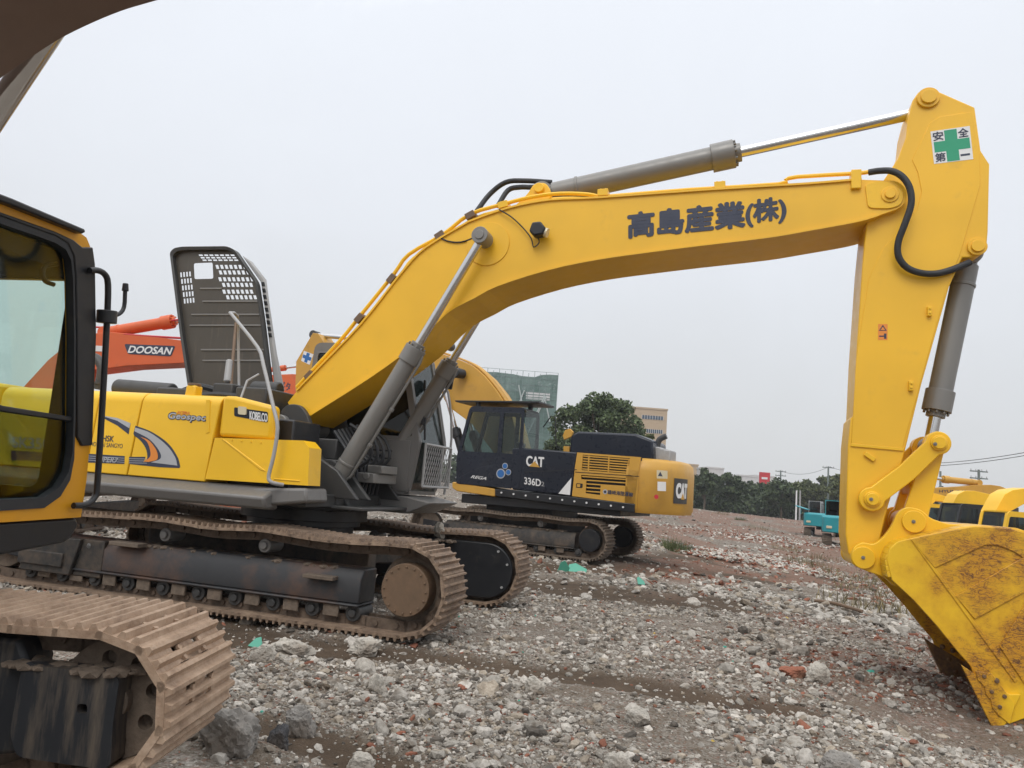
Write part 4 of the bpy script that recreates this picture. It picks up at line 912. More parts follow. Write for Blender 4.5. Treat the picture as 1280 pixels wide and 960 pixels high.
# counterweight, rounded at the corners
xc0 = C.uv(798, 600, q0)[0]; xr = C.uv(845, 610, q0)[0]
CR = 1.15
cwp = [(xc0, q0), (xc0, -q0)]+arc((xr+CR, -q0+CR), CR, 270, 180, 8)+arc((xr+CR, q0-CR), CR, 180, 90, 8)
zt_ = C.uv(803, 572, q0)[1]; zb2 = C.uv(795, 641, q0)[1]
cw = G(); n = len(cwp); rows = [(zb2, .06), (zb2+.1, 0), (zt_-.30, 0), (zt_-.08, .05), (zt_, .20)]
vs = []; xm_ = xc0
for z, ins in rows:
    for (x, y) in cwp:
        f = 1-ins/1.5; xx = xm_+(x-xm_)*(1-ins/1.3) ; vs.append((xx, y*f if abs(x-xc0) > .01 or True else y, z))
fs = []
for r in range(len(rows)-1):
    for i in range(n): fs.append((r*n+i, r*n+(i+1) % n, (r+1)*n+(i+1) % n, (r+1)*n+i))
fs += [tuple(range(n-1, -1, -1)), tuple(range((len(rows)-1)*n, len(rows)*n))]
cwo = cw.add(vs, [f[::-1] for f in fs]).build('counterweight', CYEL, R2, angle=50)
# corner plate with lettering: a patch hugging the rounded corner
def corner(ang, z, d=0): c = Vector((xr+CR, q0-CR)); r = CR+d; return Vector((c.x+r*cos(rad(ang)), c.y+r*sin(rad(ang)), z))
zc0_ = zb2+.27; zc1_ = zt_-.40
def cpatch(name, a0_, a1_, z0_, z1_, d, mat, par, poly=None):
    N_ = 12; vs = []; fs = []
    for i in range(N_+1):
        a = a0_+(a1_-a0_)*i/N_; vs += [corner(a, z0_, d), corner(a, z1_, d), corner(a, z0_, d-.02), corner(a, z1_, d-.02)]
    for i in range(N_):
        o_ = i*4; fs += [(o_, o_+4, o_+5, o_+1), (o_+2, o_+3, o_+7, o_+6), (o_+1, o_+5, o_+7, o_+3), (o_, o_+2, o_+6, o_+4)]
    return G().add(vs, fs).build(name, mat, par)
pl_ = cpatch('name_plate', 180, 148, zc0_, zc1_, .012, DRK, cwo)
vs, fs = text_g('CAT', .06, 0, .5)
def bend(vs, a0_, a1_, z0_, z1_, d): return [tuple(corner(a0_+(a1_-a0_)*a, z0_+(z1_-z0_)*b, d+.006*(c+.5))) for a, b, c in vs]
G().add(bend(vs, 151, 177, zc0_+.12, zc1_-.1, .016), fs).build('name_lettering', WHT, pl_)
tv_ = [(.36, 0, -.5), (.66, 0, -.5), (.51, .38, -.5), (.36, 0, .5), (.66, 0, .5), (.51, .38, .5)]
G().add(bend(tv_, 151, 177, zc0_+.10, zc1_-.1, .026), [(0, 1, 2), (5, 4, 3), (0, 3, 4, 1), (1, 4, 5, 2), (2, 5, 3, 0)]).build('triangle_mark', CYEL, pl_)
def ctext(name, body, mat, par, pa, pb, pc, **k): return side_text(name, body, mat, par, C, q0, pa, pb, pc, sgn=1, **k)
ctext('name_lettering', 'CAT', WHT, bk2, (658, 582), (679.5, 584), (658.5, 570), bold=.05, thick=.004)
G().prism(cp((661.5, 583), (675, 584.2), (668.5, 576.5)), q0+.008, q0+.012).build('triangle_mark', CYEL, bk2)
ctext('model_lettering', '336D', WHT, bk2, (655.5, 605), (676, 608), (655.5, 596.5), bold=.03, thick=.003)
ctext('model_lettering', '2', GRYL, bk2, (676.5, 607.5), (680.5, 608), (676.5, 602), thick=.003)
G().prism(cp((714.5, 597), (712.5, 618.8), (698, 617)), q0+.002, q0+.006).build('white_flash', WHT, bk2)
G().prism(cp((655.5, 589.5), (721, 586.5), (721, 587.5), (655.5, 590.5)), q0-.003, q0+.004).build('panel_seam', BLK, bk2)
ctext('owner_lettering', '鶴崎海陸運輸', INK, yp, (759.5, 617.5), (791, 621), (760, 612.2), bold=.02, thick=.003)
c = C.uv(756.5, 614.7, q0); G().cyl((c[0], q0, c[1]), (c[0], q0+.005, c[1]), .055, n=20).build('owner_emblem', SIL, yp); G().cyl((c[0], q0+.005, c[1]), (c[0], q0+.008, c[1]), .03, n=16).build('owner_emblem', INK, yp)
decal('warning_sticker', cp((821, 587.5), (834.5, 588.5), (834.5, 598.5), (821, 598)), LAMPY, cwo, q0, 1, base=.004); G().prism(cp((825.5, 589.5), (828.5, 595.5), (822.5, 595)), q0+.008, q0+.010).build('warning_symbol', INK, cwo)
decal('notice_sticker', cp((822, 602), (832.5, 602.5), (832.5, 614), (822, 613.5)), WHT, cwo, q0, 1, base=.004)
c = C.uv(820.5, 621, q0); G().cyl((c[0], q0, c[1]), (c[0], q0+.008, c[1]), .05, n=20).build('round_sticker', REDM, cwo)
# cab
cx1 = C.uv(567, 600, q0)[0]; cx0 = C.uv(654, 560, q0)[0]; ctop = C.uv(620, 508.5, q0)[1]; cbot = C.uv(600, 607, q0)[1]+.0
c2 = cab(R2, cx0, cx1-.08, .5, q0+.005, cbot, ctop, NAVY, GLD, slant=.22, belly=.05, post=.09, pillar=.36, lower=.42)
G().prism(rpoly(cp((570, 604), (640, 611), (640, 582), (625, 580), (600, 584), (575, 596)), .04), q0+.006, q0+.016).build('door_lower', NAVY, c2, bevel=.005)
ctext('lettering', 'REGA', WHT, c2, (589, 597.5), (608, 600), (590, 594), bold=.03, shear=.3, thick=.003, )
for ch in c2.children:
    if ch.name.startswith('lettering'): ch.location.y = .02
for x_, y_, r_ in ((626, 592, .12), (631.3, 582.5, .075), (635.5, 590.3, .075)):
    c = C.uv(x_, y_, q0+.02); o_ = G().cyl((c[0], q0+.02, c[1]), (c[0], q0+.026, c[1]), r_, n=28).build('round_sticker', SIL, c2)
    G().cyl((c[0], q0+.026, c[1]), (c[0], q0+.030, c[1]), r_*.78, n=28).build('sticker_centre', BLUE, o_)
lt = C.uv(575, 505, q0); rt_ = C.uv(676, 511, q0)
G().prism([(lt[0]+.15, ctop+.10), (rt_[0]+.05, ctop+.12), (rt_[0]+.05, ctop+.17), (lt[0]+.15, ctop+.14)], .5, q0).box(cx0+.2, cx0+.3, .6, .7, ctop-.02, ctop+.12).box(cx1-.5, cx1-.4, 1.3, 1.4, ctop-.02, ctop+.12).build('roof_guard', BLK, c2, bevel=.008)
# top hood, exhaust, tanks
hz = C.uv(713, 563, .9); 
hx0, hx1 = C.uv(818, 570, 1.1)[0], C.uv(713, 560, 1.1)[0]; hzt = C.uv(760, 541, 1.1)[1]; hzb = zt_-.08
sec = [(hx0, hzb), (hx1, hzb), (hx1, hzt-.12), (hx1-.18, hzt), (hx0+.45, hzt), (hx0+.05, hzt-.14)]
g = G().prism(sec, -.2, 1.15); g.build('upper_hood', NAVY, R2, bevel=.05)
p_ = [C.uv(*p, .6) for p in ((821, 568), (822, 556), (825, 549), (833, 545))]; G().tube([(a, .6, b) for a, b in p_], .07, 12, smooth=3).build('exhaust_pipe', DRK, R2)
a, b = C.uv(818, 574, .8)[0], C.uv(838, 574, .8)[0]
g = G()
for k in range(3): g.box(a+(b-a)*(k/3)+.02, a+(b-a)*((k+1)/3)-.02, .3, .9, hzb, hzb+.38-k*.03)
g.build('battery_box', GRYL, R2, bevel=.03)
c = C.uv(709, 558, .9); G().box(c[0]-.08, c[0]+.08, .85, .95, c[1]-.35, c[1]+.0).prism(C.pf([(704, 545), (707, 538), (713, 536), (717, 540), (715, 546), (706, 550)], .9), .86, .95).build('mirror_bracket', CYEL, R2, bevel=.01)
G().tube([(c_[0], 1.0, c_[1]) for c_ in [C.uv(*p, 1.0) for p in ((679, 534), (689, 520), (694, 521), (695, 556))]], .014, 6).build('handrail', BLK, R2)
G().box(C.uv(720, 560, 1)[0], C.uv(680, 560, 1)[0], -1.3, .2, 1.35, 2.3).build('far_bodywork', CYEL, R2, bevel=.03)
# boom, arm
bl_ = .38
bo = C.pf([(560, 508), (555, 499), (548, 480), (520, 470), (470, 474), (420, 480), (400, 468), (402, 446), (430, 436), (480, 432), (520, 435), (552, 442), (575, 450), (592, 458), (606, 470), (622, 490), (640, 520), (650, 560), (620, 570), (590, 530)], bl_)
bm2 = G().prism(bo, -bl_, bl_).build('boom', CYEL, R2, bevel=.01, angle=30)
for dy in (0, .1, .2):
    G().tube([(a, bl_-.1-dy, b+.04) for a, b in C.pf([(552, 442), (575, 450), (592, 458), (606, 470), (622, 490), (636, 512)], bl_)], .03, 6, smooth=3).build('oil_pipe', CYEL, bm2)
am = C.pf([(391, 416), (398, 417), (405, 428), (412, 448), (424, 480), (410, 540), (398, 600), (386, 600), (378, 540), (369, 486), (370, 452), (384, 428)], .3)
ar2 = G().prism(am, -.3, .3).build('arm', CYEL, R2, bevel=.012, angle=30)
e0 = C.uv(560, 448, 0); e1 = C.uv(394, 421, 0)
cylinder(R2, 'arm_cylinder', (e0[0], 0, e0[1]+.35), (e1[0], 0, e1[1]+.05), .13, .62, .07, mats=(DRK, CHR), pipe=False)
d_ = quad((380, 439), (391.5, 442), (387, 456), (377, 451.5), .3, 0, 1, 0, 1)
SAV = None
def q4(u0, u1, v0, v1, lat): 
    A_, B_, C_, D_ = (380, 438.5), (392, 443), (387, 456), (376.5, 451)
    f = lambda u, v: tuple(Vector(D_).lerp(Vector(C_), u).lerp(Vector(A_).lerp(Vector(B_), u), v)); return C.pf([f(u0, v0), f(u1, v0), f(u1, v1), f(u0, v1)], lat)
s2 = decal('safety_sticker', q4(0, 1, 0, 1, .3), WHT, ar2, .3, 1)
G().prism(q4(.34, .66, .05, .95, .3), .306, .309).prism(q4(.05, .34, .34, .66, .3), .306, .309).prism(q4(.66, .95, .34, .66, .3), .306, .309).build('blue_cross', BLUE, s2)
f0 = C.uv(560, 600, .5); f1 = C.uv(563, 470, .5)
for y in (-.5, .5): cylinder(R2, 'boom_cylinder', (cx1+.0, y, 1.5), (f1[0]+.3, y, f1[1]), .11, .5, .06, mats=(BLK, CHR), pipe=False)
c = C.uv(577, 467, .55); G().cyl((c[0], .45, c[1]), (c[0]+.1, .75, c[1]), .13, .15, n=16).build('work_lamp', BLK, bm2, bevel=.02)
bkt = C.pf([(386, 600), (398, 600), (412, 612), (410, 640), (392, 648), (372, 634)], .6); G().prism(bkt, -.6, .6).build('bucket', CYEL, R2, bevel=.02)

# =================================================================== BACKGROUND MACHINES
def bg_machine(nm, F_, label, pm, cabm, k=1.0, side=1, boom=None, arm=None, cyl_=None, blat=.3, tr_rot=0, group=None, body=True, bucket=None, tracks=True, text=None, openhood=False, tsh=MUDST, cz=2.85, cabx=(.1, 1.5)):
    r = thing(nm, F_, label, 'excavator', group)
    if tracks:
        for yc in (-1.1*k, 1.1*k):
            t = make_track(r, yc, .55*k, -1.7*k, 1.7*k, .42*k, nsh=36, carriers=(), nroll=5, out=side, shoe=tsh, link=SHOED, frame=BEAM, nbar=3, detail=True, sagv=0, cover=False)
            t.rotation_euler = (0, 0, tr_rot)
    G().cyl((0, 0, .7*k), (0, 0, 1.0*k), .6*k, n=28).build('slewing_ring', BLK, r)
    G().box(-1.9*k, 1.4*k, -1.25*k, 1.25*k, .98*k, 1.10*k).build('revolving_frame', BLK, r, bevel=.02)
    b_ = G().prism(rpoly([(-1.9*k, 1.10*k), (.0*k, 1.10*k), (.0*k, 1.95*k), (-1.7*k, 2.05*k), (-1.9*k, 1.9*k)], .08*k), -1.25*k, 1.25*k).build('engine_cover', pm, r, bevel=.04)
    G().box(0, 1.3*k, -1.25*k, -.5*k, 1.1*k, 1.7*k).build('tool_box', pm, r, bevel=.04)
    G().prism_z(rpoly([(-1.9*k, -1.25*k), (-1.9*k, 1.25*k), (-2.4*k, 1.05*k), (-2.55*k, 0), (-2.4*k, -1.05*k)], .2), 1.0*k, 1.95*k).build('counterweight', pm, r, bevel=.05)
    g = G()
    for i in range(6): g.box((-1.5+i*.12)*k, (-1.45+i*.12)*k, side*1.25*k-.01, side*1.25*k+.01, 1.3*k, 1.7*k)
    g.build('vent_slot', BLK, b_)
    for yy in (-.75, .75): G().box((-2.5)*k, (-2.38)*k, (yy-.16)*k, (yy+.16)*k, 1.25*k, 1.4*k).build('rear_lamp', LAMPY, r, bevel=.01)
    cb_ = cab(r, cabx[0]*k, cabx[1]*k, .3*k, 1.25*k, 1.12*k, cz*k, cabm, GLB, slant=.2*k, belly=.06*k, post=.08, lower=.36)
    if boom:
        bo_ = G().prism(F_.pf(boom, side*blat), -blat, blat).build('boom', pm, r, bevel=.01, angle=30)
        if text: side_text('name_lettering', text[0], text[4], bo_, F_, side*blat, *text[1:4], sgn=side, bold=.03, thick=.006)
    if arm: G().prism(F_.pf(arm, side*blat*.8), -blat*.8, blat*.8).build('arm', pm, r, bevel=.01, angle=30)
    if bucket: G().prism(F_.pf(bucket, side*blat*1.8), -blat*1.8, blat*1.8).build('bucket', pm, r, bevel=.02, angle=30)
    if cyl_:
        a = F_.uv(*cyl_[0], 0); b = F_.uv(*cyl_[1], 0); cylinder(r, 'arm_cylinder', (a[0], 0, a[1]), (b[0], 0, b[1]), cyl_[2], .6, cyl_[2]*.5, mats=(pm, CHR), pipe=False)
    return r
# orange machine with the long boom
pO = gp(60, 655); O1 = Frame(pO.x, pO.y, 6)
r3 = bg_machine('crawler_excavator', O1, 'orange excavator behind the raised hood, boom marked with a dark blue name plate', ORG, ORG, 1.05, -1,
    boom=[(20, 520), (28, 485), (60, 450), (90, 425), (112, 417), (140, 415), (185, 420), (232, 426), (290, 434), (300, 442), (290, 450), (232, 453.5), (160, 457), (112, 463), (75, 500), (50, 530)],
    arm=[(262, 385), (275, 380), (292, 400), (300, 440), (292, 520), (282, 610), (268, 610), (270, 500), (276, 430)], bucket=[(262, 605), (290, 606), (287, 620), (290, 638), (268, 637), (262, 620)],
    cyl_=((133, 416), (272, 392), .13), blat=.32, tr_rot=rad(-80), tsh=SHOED)
bo_ = [c for c in r3.children if c.name.startswith('boom')][0]
npl = decal('name_plate', rpoly(O1.pf([(155.5, 430), (219.5, 432.5), (214, 445.5), (160, 442.5)], -.32), .05), INK, bo_, -.32, t=.006)
side_text('name_lettering', 'DOOSAN', WHT, npl, O1, -.33, (160, 440.8), (215, 443.3), (161, 432.3), bold=.05, shear=.25, thick=.005)
decal('white_sticker', O1.pf([(116.5, 432), (128.5, 432.5), (128.5, 439.5), (116, 439)], -.32), WHT, bo_, -.32, t=.006)
G().tube([(a, -.1, b) for a, b in O1.pf([(100, 410), (125, 409), (150, 413), (175, 409), (200, 403), (226, 399)], -.1)], .02, 6, smooth=3).build('oil_hose', REDM, bo_)
G().tube([(a, -.3, b) for a, b in O1.pf([(155, 418), (180, 420), (232, 423), (285, 430)], -.3)], .025, 6).build('oil_pipe', REDM, bo_)
pO = gp(330, 628); O2 = Frame(pO.x-1.5, pO.y+2, 10)
bg_machine('crawler_excavator', O2, 'farther orange excavator with dark katakana, glimpsed between raised hood and yellow boom', ORG, ORG, 1.0, -1,
    boom=[(300, 505), (302, 474), (330, 469), (366, 467.5), (392, 470), (405, 486), (392, 494), (350, 494)], cyl_=((325, 464), (378, 457), .12), blat=.32,
    text=('ギタ', (350, 487.5), (363, 488.5), (350, 477), INK))
# turquoise machines
GT = 'turquoise excavators parked side by side'
for i, (px_, py_, dd_, lab) in enumerate(((1022, 676, 4.2, 'turquoise excavator with a propped open hood, left one of the pair'), (1048, 690, 0, 'turquoise excavator half hidden by the big upright yellow arm'))):
    p = gp(px_, py_); T = Frame(p.x+1.35, p.y+2.2, -58 if i == 0 else -62, p.z+.1)
    r = bg_machine('crawler_excavator', T, lab, TEAL, GRYL if i == 0 else TEAL, .92, -1, group=GT, tr_rot=rad(6), cz=3.0)
    if i == 0: G().prism_x([(.9, 2.05), (1.75, 2.28), (1.74, 2.33), (.88, 2.10)], -2.0, -.8).box(-1.9, -1.86, 1.3, 1.34, 1.7, 2.15).build('open_hood', TEAL, r, bevel=.01)
# yellow machines on the right
def FR(px_, py_, D, deg, zg):
    r = ray(px_, py_); t = D/r.y; p = Vector((0, 0, CAMH))+r*t; return Frame(p.x, p.y, deg, zg)
GY = 'yellow excavators parked in a row on the right'
A = FR(1262, 640, 21.5, 168, -.75)
bg_machine('crawler_excavator', A, 'yellow excavator behind the bucket at the right edge, slanted windscreen facing left', YEL, YEL, .93, 1, group=GY,
    boom=[(1244, 640), (1250, 628), (1256, 618), (1266, 612.5), (1284, 610), (1310, 612), (1345, 625), (1345, 640), (1300, 630), (1284, 628), (1262, 640)], blat=.25)
bg_machine('crawler_excavator', FR(1212, 640, 26, 172, -.75), 'yellow excavator with a black cab, between two yellow cabs', YEL, BLK, 1.0, 1, group=GY,
    boom=[(1188, 640), (1192, 627), (1197, 618), (1206, 613.5), (1218, 613.5), (1250, 620.5), (1268, 628), (1266, 634), (1240, 632), (1215, 636)], blat=.25)
bg_machine('crawler_excavator', FR(1172, 640, 31, 172, -.75), 'yellow excavator with a yellow cab just right of the big arm', YEL, YEL, 1.0, 1, group=GY,
    boom=[(1156, 640), (1158, 618), (1166, 616), (1190, 622), (1200, 626), (1198, 630), (1170, 626)], blat=.25)
HF = FR(1225, 636, 37, 176, -.75)
bg_machine('crawler_excavator', HF, 'amber excavator farthest back on the right, long level boom with dark lettering', CYEL, CYEL, 1.1, 1, group=GY,
    boom=[(1140, 609), (1160, 610.4), (1207, 608), (1218, 606.4), (1238.5, 606), (1250, 607.5), (1264, 613), (1274, 626), (1270, 640), (1258, 636), (1240, 626), (1194, 621), (1160, 617), (1140, 616)], cyl_=((1222, 603.5), (1150, 596), .15), blat=.3,
    text=('HYUNDAI', (1174, 615.6), (1207, 616), (1174, 612.3), INK))
p = FR(1266, 615, 30, 0, -.75); o_ = shift(holed([(-.18, 0), (.18, 0), (.18, 2.95), (-.18, 2.95)], [[(-.07, 2.3), (-.07, 2.75), (.07, 2.75), (.07, 2.3)]], .12)).build('loading_bracket', DRK, None, bevel=.01)
o_.location = p.O; tag(o_, 'dark steel post with a slot, standing behind the rightmost yellow cab', 'post')

dirt(R2, 'caked_dirt', .7, 3.7, 1.1, 1.42, .62, 420, 8, .06)
u0 = C.uv(790, 640, 1.3)[0]; u1 = C.uv(575, 612, 1.3)[0]
G().box(u0+.25, u1-.1, -1.35, 1.38, 1.08, 1.30).box(1.2, 3.0, -.9, .95, .86, 1.10).build('revolving_frame', BLK, R2, bevel=.02)

# =================================================================== GROUND
def vnoise(x, y, seed=0):
    xi = np.floor(x).astype(np.int64); yi = np.floor(y).astype(np.int64); xf = x-xi; yf = y-yi
    def h(a, b):
        n = (a*374761393+b*668265263+seed*1274126177) & 0xffffffff
        n = ((n ^ (n >> 13))*1274126177) & 0xffffffff; return ((n ^ (n >> 16)) & 0xffff)/65535.0
    u = xf*xf*(3-2*xf); v = yf*yf*(3-2*yf)
    return (h(xi, yi)*(1-u)+h(xi+1, yi)*u)*(1-v)+(h(xi, yi+1)*(1-u)+h(xi+1, yi+1)*u)*v
def fbm(x, y, o=4, seed=0):
    s = 0; a = .5; t = 0
    for i in range(o): s = s+a*vnoise(x*2**i, y*2**i, seed+i*7); t += a; a *= .5
    return s/t
def npsm(t): t = np.clip(t, 0, 1); return t*t*(3-2*t)
# bare mud bands (pixels -> ground), each a capsule of bare earth pressed by tracks
MUD = []
for pts, wd in (([(505, 812), (600, 826), (760, 846), (900, 872), (985, 884)], .30), ([(680, 730), (760, 742), (880, 752)], .9), ([(640, 705), (800, 712), (960, 722), (1060, 728)], 1.1),
                ([(320, 905), (420, 925), (520, 965)], .26), ([(430, 990), (560, 975)], .2), ([(800, 700), (900, 700)], 1.4), ([(120, 690), (330, 800), (500, 815)], .5)):
    P = [gp(*p) for p in pts]; MUD += [(a.x, a.y, b.x, b.y, wd) for a, b in zip(P, P[1:])]
def mudf(x, y):
    m = np.zeros_like(x)
    wob = (fbm(x*1.3, y*1.3, 3, 5)-.5)*.5
    for ax_, ay, bx, by, w_ in MUD:
        dx, dy = bx-ax_, by-ay; t = np.clip(((x-ax_)*dx+(y-ay)*dy)/(dx*dx+dy*dy), 0, 1)
        d = np.hypot(x-ax_-dx*t, y-ay-dy*t); m = np.maximum(m, 1-npsm((d+wob*w_*1.6-w_*.6)/(w_*.7)))
    return m
def brickf(x, y):          # red brick rubble: far middle/right, and a dusting on the right
    a = npsm((fbm(x*.35, y*.35, 4, 31)-.36)/.16)
    far = npsm((y-17)/8)*npsm((x+1)/4); near = npsm((x-1.0)/3.0)*npsm((y-5.5)/3)*.8
    return np.clip(a*(far+near), 0, 1)
def heightf(x, y, mud=None):
    b = -0.72*npsm((x-2.5)/13.0); r = np.hypot(x, y)
    f1 = (fbm(x*.45, y*.45, 3, 2)-.5)*.22; f2 = (fbm(x*2.3, y*2.3, 4, 9)-.5)*.075; f3 = (fbm(x*9, y*9, 3, 13)-.5)*.03
    near = 1-npsm((r-40)/80)
    trk = npsm((np.abs(y-9.3+.3*(x+.4))-2.2)/1.5)
    big = npsm((y-19)/8)*(fbm(x*.22, y*.22, 4, 44)-.42)*.4
    hump = .55*npsm((fbm(x*.09, y*.09, 2, 3)-.4)/.3)*npsm((y-30)/30)
    m = mudf(x, y) if mud is None else mud
    rise = .75*npsm((y-42)/34)*(1-npsm((x-18)/30))
    h = rise+b+near*(f1*.6*(.35+.65*trk)+f2+f3)-.05*m*near+big*near+hump*.8
    h -= .20*np.exp(-((x-4.05)**2/.8+(y-6.5)**2/1.1))
    return h
th = np.concatenate([np.linspace(-180, -46, 40, endpoint=False), np.linspace(-46, 46, 520, endpoint=False), np.linspace(46, 180, 40, endpoint=False)])*pi/180
rr_ = [.6]
while rr_[-1] < 3000: rr_.append(rr_[-1]*(1.0085 if rr_[-1] < 45 else 1.03))
rr_ = np.array(rr_); TH, RR = np.meshgrid(th, rr_); X = RR*np.sin(TH); Y = RR*np.cos(TH)
MU = mudf(X, Y); BR = brickf(X, Y); Z = heightf(X, Y, MU)
nr, nt_ = X.shape; verts = np.stack([X.ravel(), Y.ravel(), Z.ravel()], 1)
verts = np.vstack([verts, [[0, 0, float(Z[0].mean())]]])
i = np.arange(nr-1)[:, None]*nt_; j = np.arange(nt_)[None, :]; j2 = (j+1) % nt_
quads = np.stack([(i+j), (i+nt_+j), (i+nt_+j2), (i+j2)], -1).reshape(-1, 4)
tris = np.stack([np.full(nt_, nr*nt_), np.arange(nt_), (np.arange(nt_)+1) % nt_], 1)
def np_mesh(name, verts, faces_list, attrs=None, smooth=True):
    me = bpy.data.meshes.new(name); me.vertices.add(len(verts)); me.vertices.foreach_set('co', np.asarray(verts, np.float32).ravel())
    loops = np.concatenate([f.ravel() for f in faces_list]); me.loops.add(len(loops)); me.loops.foreach_set('vertex_index', loops.astype(np.int32))
    sizes = np.concatenate([np.full(len(f), f.shape[1]) for f in faces_list]); st = np.concatenate([[0], np.cumsum(sizes)[:-1]])
    me.polygons.add(len(sizes)); me.polygons.foreach_set('loop_start', st.astype(np.int32)); 
    try: me.polygons.foreach_set('loop_total', sizes.astype(np.int32))
    except Exception: pass
    me.polygons.foreach_set('use_smooth', np.full(len(sizes), smooth))
    for k, a in (attrs or {}).items():
        at = me.attributes.new(k, 'FLOAT_COLOR', 'POINT'); at.data.foreach_set('color', np.asarray(a, np.float32).ravel())
    me.update(calc_edges=True); me.validate(); o = bpy.data.objects.new(name, me); COL.objects.link(o); return o
colr = np.ones((len(verts), 4), np.float32); colr[:-1, 0] = MU.ravel(); colr[:-1, 1] = BR.ravel(); colr[:-1, 2] = fbm(X*.8, Y*.8, 4, 77).ravel()
gnd = np_mesh('ground', verts, [quads[:, ::-1], tris], {'mask': colr})
m, nt, b, out = nodes_of('rubble_ground')
at = nt.nodes.new('ShaderNodeAttribute'); at.attribute_name = 'mask'; sp_ = nt.nodes.new('ShaderNodeSeparateColor'); nt.links.new(at.outputs['Color'], sp_.inputs[0])
gv = nt.nodes.new('ShaderNodeNewGeometry').outputs['Position']
def vor(scale, feat='F1', rnd=1):
    v = nt.nodes.new('ShaderNodeTexVoronoi'); v.inputs['Scale'].default_value = scale; v.feature = feat; nt.links.new(gv, v.inputs['Vector']); return v
v1 = vor(62); v2 = vor(24); v3 = vor(5)
n1 = noise(nt, 3, 10, .7, gv); n2 = noise(nt, 26, 8, .7, gv); n4 = noise(nt, .35, 6, .6, gv)
def hue(v): s = nt.nodes.new('ShaderNodeSeparateColor'); nt.links.new(v.outputs['Color'], s.inputs[0]); return s.outputs[0]
peb = ramp(nt, hue(v1), [(0, (.075, .06, .045)), (.35, (.20, .175, .15)), (.65, (.33, .31, .275)), (.86, (.48, .46, .42)), (.93, (.21, .085, .05)), (1, (.30, .28, .26))])
peb2 = ramp(nt, hue(v2), [(0, (.10, .08, .06)), (.5, (.25, .225, .19)), (.8, (.38, .36, .32)), (.9, (.26, .10, .06)), (1, (.42, .39, .35))])
gr = mix(nt, ramp(nt, n2, [(.45, (0, 0, 0)), (.6, (.8, .8, .8))]), peb, peb2)
soil = ramp(nt, n1, [(.3, (.065, .048, .035)), (.7, (.145, .115, .085))])
gr = mix(nt, ramp(nt, n1, [(.40, (.15, .15, .15)), (.62, (.8, .8, .8))]), gr, soil)
mud = ramp(nt, n1, [(.3, (.055, .040, .028)), (.72, (.115, .083, .058))])
brk = ramp(nt, hue(v2), [(0, (.16, .085, .06)), (.4, (.25, .115, .075)), (.7, (.2, .14, .11)), (1, (.34, .18, .13))])
c = mix(nt, sp_.outputs[0], gr, mud)
bm_ = nt.nodes.new('ShaderNodeMath'); bm_.operation = 'MULTIPLY'; bm_.inputs[1].default_value = .75; nt.links.new(sp_.outputs[1], bm_.inputs[0])
c = mix(nt, bm_.outputs[0], c, mix(nt, ramp(nt, n1, [(.45, (.2,)*3), (.65, (.7,)*3)]), brk, soil))
nt.links.new(c, b.inputs['Base Color']); b.inputs['Roughness'].default_value = .95; b.inputs['Specular IOR Level'].default_value = .2
hh = mix(nt, .5, n2, v1.outputs['Distance']); bump(nt, b, hh, .9, .02)
gnd.data.materials.append(m); tag(gnd, None, None, None, 'structure')

